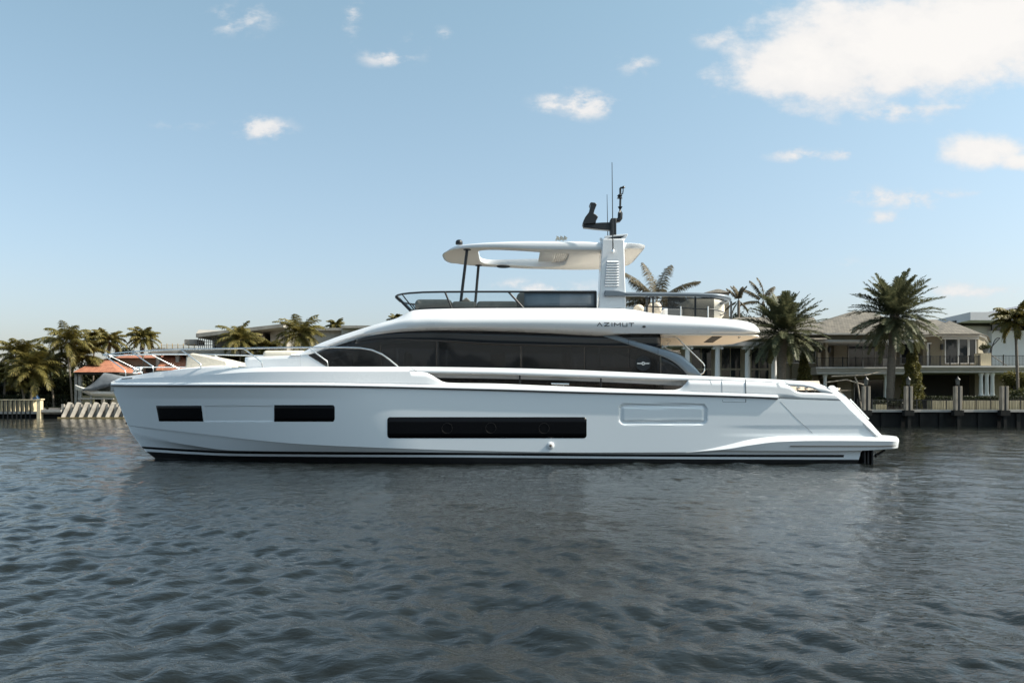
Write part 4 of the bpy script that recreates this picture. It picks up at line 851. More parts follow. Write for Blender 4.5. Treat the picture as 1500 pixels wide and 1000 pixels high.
def frond(rg, az, el, Lf, droop, lf, nl, vee, hang, wdt=.035):
    ts_ = np.linspace(0, 1, 14); e = el-droop*ts_**1.5; dr = np.stack([np.cos(e)*math.cos(az), np.cos(e)*math.sin(az), np.sin(e)], 1); P = np.vstack([[0, 0, 0], np.cumsum((dr[:-1]+dr[1:])/2*Lf/13, 0)])
    side = np.array([-math.sin(az), math.cos(az), 0]); Q = []
    upv = np.cross(dr, side); upv = upv*np.sign(upv[:, 2:3]+1e-9)
    for i in range(13): 
        w0 = .045*(1-ts_[i])+.008; w1 = .045*(1-ts_[i+1])+.008; Q.append([P[i]-side*w0, P[i]+side*w0, P[i+1]+side*w1, P[i+1]-side*w1])
    tl = .14+.86*(np.arange(nl)+.5)/nl
    for s in (-1, 1):
        for tq in tl:
            q = tq*13; i = min(int(q), 12); f = q-i; p = P[i]*(1-f)+P[i+1]*f; dv = dr[i]; ll = lf*(math.sin(math.pi*min(1, .12+tq*.88))**.55*.85+.15)*(.8+.4*rg.random())
            v_ = s*side*.85+dv*(.55+.25*tq)+upv[i]*(vee+.18*rg.normal()); v_ += np.array([0, 0, -hang]); v_ /= np.linalg.norm(v_); v2 = v_+np.array([0, 0, -hang*1.3-.12]); v2 /= np.linalg.norm(v2)
            m_ = p+v_*ll*.5; e_ = m_+v2*ll*.5; wv = dv*wdt*(.8+.4*rg.random())
            Q.append([p-wv*.5, p+wv*.5, m_+wv, m_-wv]); Q.append([m_-wv, m_+wv, e_+wv*.15, e_-wv*.15])
    return np.array(Q)
def palm(px, py, rpx, d, bx_, kind, label, seed, z0=1.4, group=None, trunk_r=None, wind=None):
    rg = np.random.default_rng(seed); c = np.array(W(px, py, d)); Lr = rpx*d/F*1.12; base = (XX(bx_, d), CAM_Y+d, z0); t = thing('palm_tree', label, 'palm tree', base, group); Q = []
    if kind == 'date':
        for k in range(96):
            f = (k+.5)/96; el = R(86-122*f**.92+rg.normal()*5); Q.append(frond(rg, k*2.39996+rg.normal()*.15, el, Lr*(.86+.16*rg.random()), R(22+24*rg.random()), .60, 58, .22, .05, .05)+c)
        tr_ = trunk_r or .30; m = 'lf_date'
    elif kind == 'coco':
        for k in range(30):
            f = (k+.5)/30; el = R(78-100*f+rg.normal()*7); Q.append(frond(rg, k*2.39996+rg.normal()*.3, el, Lr*(.85+.3*rg.random()), R(62+38*rg.random()), Lr*.27, 36, -.05, .42, .06)+c)
        tr_ = trunk_r or .14; m = 'lf_palm'
    elif kind == 'bushy':
        for k in range(40):
            f = (k+.5)/40; el = R(70-95*f+rg.normal()*6); Q.append(frond(rg, k*2.39996+rg.normal()*.3, el, Lr*(.85+.25*rg.random()), R(55+30*rg.random()), Lr*.26, 36, .1, .3, .06)+c)
        tr_ = trunk_r or .17; m = 'lf_palm'
    else:   # a few long wind blown fronds
        for az, el in wind: Q.append(frond(rg, az, R(el), Lr*(.95+.1*rg.random()), R(38+14*rg.random()), Lr*.22, 95, .0, .5, .035)+c)
        tr_ = trunk_r or .2; m = 'lf_dry'
    co, fa = quads(np.concatenate(Q)); npmesh('crown', co, fa, M[m], t, org=base)
    b = MB(); n = 14; pth = []; rr__ = []
    for k in range(n+1):
        f = k/n; e_ = f*f*.5+f*.5; pth.append((base[0]+(c[0]-base[0])*e_, base[1]+(c[1]-base[1])*e_, base[2]-.05+(c[2]-base[2]+.05)*f)); rr__.append(tr_*((1.35 if k == 0 else 1.0)+(.05 if k % 2 else -.03)+(.25 if kind == 'date' and k >= n-2 else 0)-(.25*f if kind != 'date' else 0)))
    b.tube(pth, rr__, 10); b.build('trunk', M['trunk'], t, smooth=60)
    if kind != 'wind':
        bo = MB(); bo.ball(tuple(c-np.array([0, 0, .15])), (tr_*1.35, tr_*1.35, tr_*1.9), nu=10, nv=6); bo.build('crown_boss', M['bark'], t)
    return t
# ---------------- right shore ----------------
sw = MB(); x0 = 4.2; zt_ = ZZ(603.4, 71.5)
o = thing('seawall', 'long dark seawall with a pale concrete cap below the tan house', 'seawall', (30, CAM_Y+71.6, 0))
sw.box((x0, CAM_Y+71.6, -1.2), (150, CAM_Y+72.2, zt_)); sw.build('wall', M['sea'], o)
for k in range(30):
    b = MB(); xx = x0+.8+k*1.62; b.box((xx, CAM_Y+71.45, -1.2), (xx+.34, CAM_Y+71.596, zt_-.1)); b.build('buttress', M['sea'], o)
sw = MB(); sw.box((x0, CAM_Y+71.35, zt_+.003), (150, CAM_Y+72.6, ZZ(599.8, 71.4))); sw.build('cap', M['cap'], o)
zc0 = ZZ(599.8, 71.4)
pil_l = {1270: 'pale dock piling nearest the yacht stern rail', 1332: 'lantern-topped dock piling in front of the cypress right of the tall date palm', 1404.6: 'lantern-topped dock piling standing between the two long planters', 1472.6: 'dock piling at the right edge of the photo without a lantern'}
for i, (px, lb) in enumerate(pil_l.items()):
    d = 70.9; x = XX(px, d); t = thing('dock_piling', lb, 'piling', (x, CAM_Y+d, -.1), 'dock pilings along the seawall'); wv = XX(px+5.2, d)-x; zt2 = ZZ(565.5, d); sl_ = .055*wv/.3
    for s in (-1, 1): b = MB(); b.box((x+(-wv if s < 0 else sl_*1.6), CAM_Y+d, zc0-.05), (x+(-sl_*1.6 if s < 0 else wv), CAM_Y+d+.4, zt2)); b.build('post', M['pier'], t, bevel=.02)
    b = MB(); b.box((x-sl_*1.5, CAM_Y+d+.02, -1), (x+sl_*1.5, CAM_Y+d+.36, zt2-.03)); b.build('steel_core', M['iron'], t)
    b = MB(); b.box((x-wv*1.35, CAM_Y+d-.06, zc0-.5), (x+wv*1.35, CAM_Y+d+.45, zc0-.051)); b.build('bracket', M['sea'], t)
    b = MB(); b.box((x-sl_*2.4, CAM_Y+d-.02, -1), (x+sl_*2.4, CAM_Y+d+.4, zc0-.502)); b.build('pile', M['sea'], t)
    if i in (0, 1, 2):
        l = MB(); l.lathe((x, CAM_Y+d+.2, zt2), [(.13,0),(.13,.05),(.16,.12)], 8); lo = l.build('lantern', M['iron'], t)
        l = MB(); l.lathe((x, CAM_Y+d+.2, zt2+.121), [(.15,0),(.19,.42)], 6); l.build('lantern_glass', mat('lantern_glass', (.10,.10,.09), .3) if i == 0 else bpy.data.materials['lantern_glass'], lo, smooth=None)
        l = MB(); l.lathe((x, CAM_Y+d+.2, zt2+.542), [(.23,0),(.2,.06),(.06,.2),(.03,.3)], 8); l.build('lantern_roof', M['iron'], lo)
# planters and hedge
for (a, b_, lb) in ((1364.5, 1398.6, 'cream slatted planter between the cypress and the second lantern piling'), (1411, 1466.6, 'long cream slatted planter right of the second lantern piling'), (1479, 1560, 'cream slatted planter at the right edge of the photo'), (1283, 1299, 'small pale slatted planter below the tall date palm')):
    d = 73.5; x0_, x1_ = XX(a, d), XX(b_, d); t = thing('planter_box', lb, 'planter', ((x0_+x1_)/2, CAM_Y+d+.4, 1.4), 'cream slatted planters on the dock'); z1 = ZZ(586.4, d) if a > 1300 else ZZ(592, d)
    b = MB(); b.box((x0_, CAM_Y+d, 1.4), (x1_, CAM_Y+d+.8, z1)); n = int((x1_-x0_)/.16)
    for k in range(n): xx = x0_+.02+k*(x1_-x0_-.04)/n; b.box((xx, CAM_Y+d-.03, 1.42), (xx+(x1_-x0_)/n*.78, CAM_Y+d-.003, z1-.02))
    b.build('box', M['slat'], t, smooth=None)
    rg = np.random.default_rng(int(a)); n = int(900*(x1_-x0_)); C = np.stack([x0_+rg.random(n)*(x1_-x0_), CAM_Y+d+.0+rg.random(n)*.8, z1-.1+rg.random(n)*(.42+.1*np.sin(rg.random(n)*9))], 1)
    co, fa = quads(leaves(C, .13, rg)); npmesh('clipped_plants', co, fa, M['lf_dark'], t, org=((x0_+x1_)/2, CAM_Y+d+.4, 1.4))
def railing(px0, px1, pyt, pyb, d, lab, sp=.13, posts=10, mname='iron', obj='railing', parent=None, dep=None):
    x0_, x1_, z1, z0_ = XX(px0, d), XX(px1, d), ZZ(pyt, d), ZZ(pyb, d); y = CAM_Y+d
    t = thing(obj, lab, 'railing', ((x0_+x1_)/2, y, z0_)) if parent is None else parent
    b = MB(); b.box((x0_, y-.02, z1-.05), (x1_, y+.02, z1)); b.box((x0_, y-.015, z0_+.08), (x1_, y+.015, z0_+.11))
    n = int((x1_-x0_)/sp)
    for k in range(n+1): xx = x0_+k*(x1_-x0_)/n; b.box((xx-.012, y-.012, z0_), (xx+.012, y+.012, z1-.02))
    b.build('balustrade', M[mname], t, smooth=None)
    for k in range(posts+1): b = MB(); xx = x0_+k*(x1_-x0_)/posts; b.box((xx-.035, y-.035, z0_), (xx+.035, y+.035, z1+.08)); b.build('post', M[mname], t, smooth=None)
    return t
railing(1256, 1560, 585.2, 600, 72.6, 'low black iron fence along the seawall cap', .13, 14)
# ---------------- tan house ----------------
GZ = 1.4
house = thing('waterfront_house', 'large tan two-storey waterfront house with hip roofs, white columns and balconies', 'house', (XX(1250, 82), CAM_Y+82, GZ))
def hp(name, m, boxes, bev=None, parent=None, fit=True):
    b = MB(); [b.pbox(*x) for x in boxes]; return b.build(name, M[m], parent or house, smooth=None, bevel=bev)
hp('wall', 'stucco2', [(985, 1160, 500, 602, 82.5, 94)]); hp('wall', 'stucco', [(1160.2, 1199, 497, 602, 82, 94)]); hp('wall', 'stucco', [(1199.2, 1345, 497, 602, 85.5, 94)])
def window(px0, px1, py0, py1, d, fr=1.6, mull=(), rails=(), m='win', frm='trimw', parent=None):
    f = MB(); dd = d-.10
    f.pbox(px0-fr, px1+fr, py0-fr, py0, dd, d+.05); f.pbox(px0-fr, px1+fr, py1, py1+fr, dd, d+.05); f.pbox(px0-fr, px0, py0, py1, dd, d+.05); f.pbox(px1, px1+fr, py0, py1, dd, d+.05)
    for x in mull: f.pbox(x-.6, x+.6, py0, py1, dd+.02, d+.03)
    for y in rails: f.pbox(px0, px1, y-1.3, y+1.3, dd+.015, d+.03)
    fo = f.build('window', M[frm], parent or house, smooth=None); g_ = MB(); g_.pbox(px0, px1, py0, py1, d-.03, d-.01); g_.build('pane', M[m], fo, smooth=None); return fo
for a, b_, mu in ((1013,1042,1027),(1057,1084.6,1070),(1101,1126,1112)): window(a, b_, 508.5, 598, 82.5, 1.2, (mu,), (540.6,), frm='stucco2')
M['colw'] = mat('white_column_paint', (.86, .85, .83), .6)
def column(px, wpx, pyt, pyb, d, cap='ionic', fl=True):
    x, y = XX(px, d), CAM_Y+d; r = wpx/2*d/F; z0_, z1 = ZZ(pyb, d), ZZ(pyt, d); b = MB()
    b.lathe((x, y, z0_), [(r*1.35, 0), (r*1.35, .12), (r*1.1, .2), (r*1.03, .3), (r, .6), (r*.98, (z1-z0_)*.5), (r*.86, z1-z0_-.35), (r*.95, z1-z0_-.3), (r*1.3, z1-z0_-.12), (r*1.3, z1-z0_)], 20)
    if cap == 'ionic':
        for s in (-1, 1): b.tube([(x+s*r*1.45, y-r*1.2, z1-.2), (x+s*r*1.45, y+r*1.2, z1-.2)], .13, 12)
        b.box((x-r*1.6, y-r*1.2, z1-.09), (x+r*1.6, y+r*1.2, z1+.004))
    return b.build('column', M['colw'], house, smooth=40)
for px in (1007, 1051, 1095, 1133.8): column(px, 8, 506.6, 600, 79.8)
hp('entablature', 'trimw', [(980, 1160, 500.6, 506.4, 79.2, 83)]); hp('fascia', 'stucco', [(980, 1160, 497, 500.4, 79.5, 83)])
window(1152, 1194.5, 506, 530.5, 82, 1.5, (1173,)); window(1152, 1190, 556, 580, 82, 1.2, ())
hp('fascia', 'stucco', [(1161, 1345, 490, 497.2, 80.6, 86)]); hp('gutter', 'trimw', [(1160.5, 1346, 497.4, 500.6, 80.3, 86)]); hp('eave_trim', 'trimw', [(1158, 1348, 487.6, 489.9, 80.0, 86)])
# balcony floor band with mouldings
hp('balcony_slab', 'trimw', [(1195, 1347, 537.4, 539.6, 78.6, 86), (1195.6, 1346, 539.7, 543, 78.9, 86), (1196, 1345, 543.1, 547.8, 79.1, 86)]); hp('balcony_slab', 'trimw', [(1347.2, 1560, 535.4, 538, 78.4, 88), (1347.4, 1560, 538.1, 541, 78.8, 88), (1347.6, 1560, 541.1, 545.6, 79.1, 88)])
window(1243, 1300, 507, 537, 85.5, 1, (1264, 1282)); hp('shutter_panel', 'stucco2', [(1222, 1241, 503, 537, 85.3, 85.48)])
for px in (1199.5, 1211): hp('pilaster', 'stucco2', [(px-1.5, px+2.5, 500.7, 537.2, 81.4, 82)])
column(1304, 5.5, 500.8, 537.2, 79.4, 'plain'); hp('pedestal', 'trimw', [(1300.4, 1307.6, 524, 537.2, 79.0, 80)])
for px in (1208.6, 1298, 1307): column(px, 5.4, 548, 599, 79.8, 'plain')
hp('beam', 'stucco', [(1205, 1300, 548.2, 554, 81.5, 83)]); hp('garden_door', 'stucco2', [(1226, 1247, 558, 602, 84.9, 85.4)]); window(1252, 1294, 557, 600, 85.5, 1, (1266,), m='win')
for px in (1215, 1202): 
    b = MB(); c = W(px, 512, 81.2); b.lathe(c, [(.06,-.3),(.14,-.2),(.18,.2),(.08,.3)], 8); b.build('wall_lantern', M['iron'], house)
railing(1197, 1347, 523.6, 537.2, 79.0, '', .11, 8, parent=house)
railing(1349, 1434, 521.4, 535.2, 78.8, '', .13, 6, parent=house); railing(1452, 1560, 520.4, 535.2, 79.6, '', .13, 6, parent=house)
# tower with bay windows
tp = [(1345.5, 86), (1346, 84), (1352, 82.2), (1380, 81.2), (1433, 81.2), (1442, 84), (1446, 90), (1345.5, 92)]
def pz(pp, z0_, z1, m, name, parent=None): b = MB(); b.prism_z([(XX(x, d), CAM_Y+d) for x, d in pp], z0_, z1); return b.build(name, M[m], parent or house, smooth=None)
pz(tp, ZZ(545.6, 79), ZZ(490, 81), 'stucco', 'tower_wall')
pz([(1344, 92), (1343.5, 83.4), (1350, 81.4), (1380, 80.5), (1435, 80.5), (1445, 83.5), (1449, 92)], ZZ(491.6, 80.6), ZZ(488.6, 80.5), 'trimw', 'tower_eave')
hp('tower_fascia', 'trimw', [(1381, 1434, 491.8, 496.4, 80.9, 81.18)])
for a, b_ in ((1385.6, 1403), (1405.6, 1417.6), (1420.4, 1429)): window(a, b_, 497, 531.4, 81.18, 1.2, m='win')
window(1320.6, 1345, 499, 532, 85.48, 1.8, (1333,)); window(1360.4, 1368.6, 503.6, 536.5, 81.85, 2.0)
hp('wall_lantern', 'iron', [(1379, 1382, 503.6, 512, 80.9, 81.15)])
def roofpoly(name, eave, ridge, m='roof', lab=None, parent=None):   # eave ring (px,py,d) ; ridge points list (px,py,d): faces fan to nearest
    b = MB(); E = [W(*p) for p in eave]; Rg = [W(*p) for p in ridge]; vs = E+Rg; n = len(E); fs = []
    near_i = lambda p: min(range(len(Rg)), key=lambda k: (Rg[k]-p).length)
    for i in range(n):
        j = (i+1) % n; a, c = near_i(E[i]), near_i(E[j]); fs.append((i, j, n+a) if a == c else (i, j, n+c, n+a))
    fs.append(tuple(range(n))[::-1]); b.add(vs, fs); return b.build(name, M[m], parent or house, smooth=None)
def hip(name, px0, px1, pye, d0, d1, rx0, rx1, pyr, m='roof', parent=None):
    z = ZZ(pye, d0); dm = (d0+d1)/2; b = MB(); zr = ZZ(pyr, dm); b.add([(XX(px0, d0), CAM_Y+d0, z), (XX(px1, d0), CAM_Y+d0, z), (XX(px1, d0), CAM_Y+d1, z), (XX(px0, d0), CAM_Y+d1, z), (XX(rx0, dm), CAM_Y+dm, zr), (XX(rx1, dm), CAM_Y+dm, zr)],
        [(0, 1, 5, 4), (1, 2, 5), (2, 3, 4, 5), (3, 0, 4), (3, 2, 1, 0)]); return b.build(name, M[m], parent or house, smooth=None)
hip('roof', 1158, 1350, 488.2, 80.2, 100, 1250, 1276, 455.5); hip('roof', 980, 1212, 497.0, 79.4, 103, 1080, 1192, 464.5); hip('roof', 1300, 1420, 487.0, 82, 98, 1345, 1372, 468)
b = MB(); z_ = ZZ(489, 80.4); rg_ = [(1341, 83), (1349, 81), (1379, 80.2), (1437, 80.2), (1448, 83.3), (1452, 92), (1341, 92)]; pk = W(1391, 469.6, 86)
b.add([(XX(x, d), CAM_Y+d, z_) for x, d in rg_]+[tuple(pk)], [(i, (i+1) % 7, 7) for i in range(7)]+[tuple(range(7))[::-1]]); b.build('tower_roof', M['roof'], house, smooth=None)
hp('chimney_gable', 'trimw', [(1036, 1068, 428.5, 436, 96, 99)]); hip('gable_roof', 1032, 1072, 428.4, 95.5, 99.6, 1050, 1054, 423.4)
hp('upper_storey', 'stucco2', [(1036, 1068, 436.2, 470, 96, 99)])
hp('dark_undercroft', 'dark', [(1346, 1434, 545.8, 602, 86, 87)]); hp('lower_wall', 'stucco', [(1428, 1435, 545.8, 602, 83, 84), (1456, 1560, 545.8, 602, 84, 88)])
for px in (1437, 1445.4, 1453.6): column(px, 5.6, 546, 580, 79.6, 'plain')
hp('column_plinth', 'stucco2', [(1432, 1458, 580.1, 602, 79.2, 80.2)])
hp('parapet_pier', 'slat', [(1436.6, 1452, 517, 535.2, 78.9, 80)])
t = thing('potted_plant', 'dark blue pot with a small plant on the balcony pier', 'plant pot', W(1443.8, 517, 79.4)); b = MB(); b.lathe(W(1443.8, 517, 79.4), [(.16,0),(.3,.3),(.33,.36),(.25,.37)], 14); b.build('pot', M['terr'], t, org=W(1443.8, 517, 79.4)) 
rg = np.random.default_rng(3); C = blobcloud(W(1442, 508, 79.4), (.55, .4, .4), 500, rg); co, fa = quads(leaves(C, .14, rg)); npmesh('plant', co, fa, M['lf_mid'], t, org=W(1443.8, 517, 79.4))
# arch trellis
t = thing('garden_arch', 'black iron garden arch on the upper terrace beside the white house', 'arch', W(1462, 535, 86))
for oy in (0, .35):
    b = MB(); b.tube([W(1450.5, 535, 86+oy), W(1450.8, 510, 86+oy)]+[W(1452+20*(1-math.cos(a))*.5*2*.55, 494.5+26*(1-math.sin(a)), 86+oy) for a in np.linspace(math.pi*.55, 0.02, 12)[::1]]+[W(1474.5, 535, 86+oy)], .05, 6); b.build('arch_hoop', M['iron'], t)
# white modern house behind
wh = thing('modern_house', 'white flat-roofed modern house behind the tan house at right', 'house', (XX(1450, 104), CAM_Y+104, GZ))
b = MB(); b.prism_z([(XX(1378, 108), CAM_Y+108), (XX(1421.6, 100), CAM_Y+100), (XX(1500, 100), CAM_Y+100), (XX(1600, 100), CAM_Y+100), (XX(1600, 100), CAM_Y+125), (XX(1378, 108), CAM_Y+125)], ZZ(468.8, 100), ZZ(457, 100)); b.build('roof_slab', M['whites'], wh, smooth=None)
b = MB(); b.pbox(1390, 1452, 476, 600, 104, 122); b.pbox(1453, 1600, 484, 600, 103, 122); b.build('wall', M['whites'], wh, smooth=None)
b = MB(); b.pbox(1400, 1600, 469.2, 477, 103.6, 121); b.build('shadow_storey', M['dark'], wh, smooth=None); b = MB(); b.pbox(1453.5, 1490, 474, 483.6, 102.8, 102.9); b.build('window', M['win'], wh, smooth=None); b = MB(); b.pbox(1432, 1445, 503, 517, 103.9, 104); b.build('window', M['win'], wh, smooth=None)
b = MB(); b.pbox(1492, 1600, 448, 457, 104, 118); b.build('roof_box', M['whites'], wh, smooth=None)
# davit by the dock
t = thing('boat_davit', 'thin grey boat davit arm over the dock left of the tall palm', 'davit', W(1262, 600, 73)); 
for pth in ([(1262,600),(1256,560),(1252,552)], [(1209,560),(1240,556),(1268,564)], [(1218,551),(1270,549),(1297,542.6)]): b = MB(); b.tube([W(x, y, 73) for x, y in pth], .06, 6); b.build('arm', M['pier'], t)
# trees of the right shore
palm(1310, 465, 66, 75.5, 1303.5, 'date', 'tallest full date palm, in front of the tan house right of the yacht stern', 11, trunk_r=.34)
palm(1148, 487, 62, 76, 1143.5, 'date', 'full date palm directly above the yacht stern deck', 12, trunk_r=.34)
palm(1487, 470, 33, 75, 1491.5, 'coco', 'slim-trunked palm at the right edge in front of the white house', 13)
palm(962, 442, 62, 90, 966, 'wind', 'sparse windblown palm seen behind the mast column', 14, wind=[(3.0, 58), (2.4, 84), (.7, 80), (-.1, 42), (.4, 28), (3.3, 20), (2.9, -2), (.1, 0), (-2.4, 40), (1.2, 15), (-1, 10), (3.6, -20), (-.4, -25), (2.2, 5), (3.2, -12), (0, -15), (-1.6, 25), (-2.8, 20), (1.8, -10), (-1.2, -20), (-2.2, -5), (2.6, 12)])
palm(1118, 442, 34, 97, 1120, 'wind', 'distant feathery palm just left of the date palm above the stern', 15, wind=[(3.0, 50), (2.4, 74), (.7, 60), (0, 30), (3.2, 10), (2.8, 95), (0.2, 0)])
palm(1082, 440, 22, 95, 1082, 'wind', 'thin upright palm tip right behind the flybridge handrail', 16, wind=[(3.0, 80), (2.4, 88), (.7, 84), (0, 78), (3.2, 60), (2.8, -20), (0.2, -30), (3.1,-50)])
for i, (px, pyt, pyb, r, d, lb, m) in enumerate(((1178, 512, 600, 11.5, 77.5, 'slender dark cypress above the aft fairlead of the yacht', 'lf_gold'), (1336.5, 506, 602, 15, 75, 'cone-shaped golden green cypress right of the tall date palm', 'lf_gold'))):
    rg = np.random.default_rng(50+i); x, y = XX(px, d), CAM_Y+d; z0_, z1 = 1.4, ZZ(pyt, d); R_ = r*d/F; n = 9000; f = rg.random(n)**.8
    prof = R_*np.where(f < .25, .75+f, (1-f)**.62*1.18)*(1+.12*np.sin(f*40+rg.random(n))); a = rg.random(n)*6.283; rr2 = prof*(.72+.36*rg.random(n))*(1+.1*np.sin(a*5+f*17)); C = np.stack([x+rr2*np.cos(a), y+rr2*np.sin(a), z0_+.1+f*(z1-z0_)], 1)
    t = thing('cypress_tree', lb, 'cypress', (x, y, z0_)); co, fa = quads(leaves(C, .2, rg, .4)); npmesh('crown', co, fa, M[m], t, org=(x, y, z0_)); b = MB(); b.tube([(x, y, z0_-.05), (x, y, z1-.6)], [.16, .03], 8); b.build('trunk', M['bark'], t)
broad(1488, 540, 572, 24, 77, 'rounded yellow-green shrub below the right edge palm', 'lf_gold', 5000, .2, 21, name='garden_shrub', cat='shrub')
broad(1500, 568, 600, 26, 74.8, 'low leafy bush behind the planter at the right edge', 'lf_mid', 4000, .18, 22, name='garden_shrub', cat='shrub')
broad(1318, 583, 603, 24, 75, 'wide low dark mound shrub at the foot of the tall date palm', 'lf_dark', 4500, .16, 23, name='garden_shrub', cat='shrub')
broad(1288, 580, 594, 12, 76, 'small dark shrub left of the tall date palm foot', 'lf_dark', 1500, .16, 24, name='garden_shrub', cat='shrub')
for i, (px, pyt, r, d) in enumerate(((1095, 452, 34, 106), (1060, 462, 30, 108))):
    broad(px, pyt, 520, r, d, ('spreading dark tree behind the roof left of the stern date palm', 'dark tree crown rising behind the aft flybridge rail')[i], 'lf_dark', 6000, .3, 60+i)
# ---------------- left shore ----------------
lw = thing('seawall', 'pale fluted garden wall on a dark dock at the far left', 'seawall', (XX(20, 111), CAM_Y+111, 0))
D1 = 111.2
def at2(px, py, d): return W(px, py, d)
b = MB(); b.pbox(-120, 92, 602.5, 606, D1-.2, D1+1.2); b.build('dock_beam', M['cap'], lw, smooth=None); b = MB(); b.pbox(-120, 92, 606.1, 618, D1+.5, D1+.9); b.build('dark_footing', M['sea'], lw, smooth=None)
b = MB(); b.pbox(-120, 54, 586, 602.4, D1+.62, D1+.9); b.build('back_panel', M['stucco'], lw, smooth=None)
for k in range(22):
    px = 49-6.55*k; x, y = XX(px, D1), CAM_Y+D1+.25; w_ = .24; a = R(52); c_, s__ = math.cos(a), math.sin(a); b = MB()
    b.prism_z([(x+u_*c_-v_*s__, y+u_*s__+v_*c_) for u_, v_ in ((-w_, -.14), (w_, -.14), (w_, .14), (-w_, .14))], ZZ(602.4, D1), ZZ(586, D1)); b.build('pilaster', M['cream'], lw, smooth=None)
    b = MB(); xx = XX(px-3.3, D1); b.box((xx-.06, CAM_Y+D1-.3, -1), (xx+.06, CAM_Y+D1-.18, ZZ(586, D1))); b.build('dark_post', M['iron'], lw, smooth=None)
b = MB(); b.pbox(-120, 53, 584.6, 585.9, D1-.1, D1+.8); b.build('coping', M['cream'], lw, smooth=None)
t = thing('gate_pier', 'cream square pier with a cap at the right end of the fluted wall', 'pier', (XX(56.5, 110.5), CAM_Y+110.5, 0)); b = MB(); b.pbox(53.8, 59, 585.5, 613.5, 110.3, 111); b.build('shaft', M['cream'], t, smooth=None); b = MB(); b.pbox(53, 59.8, 583.8, 585.4, 110.2, 111.1); b.build('cap', M['cream'], t, smooth=None)
t = thing('low_dock', 'low pale dock platform between the pier and the buttressed bulkhead', 'dock', (XX(75, 110.6), CAM_Y+110.6, 0)); b = MB(); b.pbox(60, 89, 599.6, 603.4, 110.4, 114); b.build('deck', M['cap'], t, smooth=None); b = MB(); b.pbox(60, 89, 603.5, 616, 111.6, 112); b.build('footing', M['sea'], t, smooth=None)
b = MB(); b.pbox(60, 78, 588.6, 597, 118, 118.4); tag(b.build('garden_wall', M['conc'], org=(XX(69, 118), CAM_Y+118, 1.4), smooth=None), 'grey garden wall set back behind the low dock', 'wall')
b = MB(); b.pbox(78.3, 96, 583.4, 597, 120, 120.4); tag(b.build('garden_wall', M['conc'], org=(XX(87, 120), CAM_Y+120, 1.4), smooth=None), 'taller grey garden wall left of the pavilion', 'wall')
# buttressed bulkhead
bk = thing('bulkhead', 'weathered concrete bulkhead with leaning buttresses left of the yacht bow', 'bulkhead', (XX(140, 111), CAM_Y+111, 0))
b = MB(); b.pbox(90, 460, 592.6, 618, 111.3, 112); b.build('wall', M['conc'], bk, smooth=None); b = MB(); b.pbox(84, 460, 610.8, 612.6, 110.2, 110.6); b.build('waterline_beam', mat('rusty_algae', (.30, .22, .10), .9, var=.4, vscale=2), bk, smooth=None)
for k in range(24):
    x = 91.6+k*12.9
    b = MB(); b.prism_z([(XX(x, 111)+u_, CAM_Y+111.1+v_) for u_, v_ in ((-.16, -.1), (.16, -.1), (.16, .18), (-.16, .18))], -.5, ZZ(591.5, 111)); b.build('post', M['conc'], bk, smooth=None)
    a0_, a1_ = W(x+.4, 611, 110.3), W(x+10.2, 589.4, 110.9); dv = (a1_-a0_).normalized(); sd = Vector((dv[2], 0, -dv[0]))*.17
    b = MB(); b.add([a0_-sd+Vector((0,-.12,0)), a0_+sd+Vector((0,.16,0)), a1_+sd+Vector((0,.16,0)), a1_-sd+Vector((0,-.12,0)), a0_-sd+Vector((0,.4,0)), a0_+sd+Vector((0,.5,0)), a1_+sd+Vector((0,.5,0)), a1_-sd+Vector((0,.4,0))], [(0,1,2,3),(7,6,5,4),(0,4,5,1),(1,5,6,2),(2,6,7,3),(3,7,4,0)]); b.build('buttress', M['conc'], bk, smooth=None)
# pavilion with orange tile roof
pv = thing('pavilion', 'open boathouse pavilion with an orange clay tile roof and pale columns', 'pavilion', (XX(140, 117), CAM_Y+117, GZ))
hip('roof', 107, 172, 544.8, 114, 126, 144, 160, 526, 'tile', pv)
def pp(name, m, boxes, par): b = MB(); [b.pbox(*x) for x in boxes]; return b.build(name, M[m], par, smooth=None)
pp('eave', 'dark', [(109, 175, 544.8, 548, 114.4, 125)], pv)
for a, b_ in ((109, 112.4), (114.4, 118.2), (148, 152), (169, 173)): pp('column', 'cap', [(a, b_, 548.1, 602, 115, 115.5)], pv)
pp('back_wall', 'stucco2', [(150.5, 176, 548.2, 602, 120, 124)], pv); pp('dark_door', 'dark', [(157.6, 162, 572, 602, 119.8, 119.95)], pv); pp('bench_wall', 'cream', [(118, 136, 579, 592, 117, 117.5)], pv)
# covered boat on a lift
bt = thing('covered_boat', 'white motorboat under a crumpled grey cover, on a lift left of the bow', 'boat', W(140, 592, 113.2))
bt_b = MB(); P = []
for k in range(15):
    f = k/14; x = XX(110.5+62*f, 113.2); hb = 1.25*math.sin(min(1, f*1.6+.02)*math.pi/2); zt3 = ZZ(563.8+8*min(1, f*2)**.8+2*f, 113.2); zk = ZZ(570+12*min(1, f*2.2), 113.2) if f < .5 else ZZ(582, 113.2); y = CAM_Y+113.2
    P.append([Vector((x, y-hb, zt3)), Vector((x, y-hb*.9, zt3*.6+zk*.4)), Vector((x, y, zk)), Vector((x, y+hb*.9, zt3*.6+zk*.4)), Vector((x, y+hb, zt3)), Vector((x, y, zt3+.05)), Vector((x, y-hb, zt3))])
bt_b.grid(P); bt_b.build('hull', M['boatw'], bt, smooth=40, weld=True)
P = []; rgk = random.Random(4); tcov = [(127,573.5,572),(130,571,567),(140,573,559),(148,572,550),(154,570,545),(166,566,547),(178,562,550),(190,561,553)]
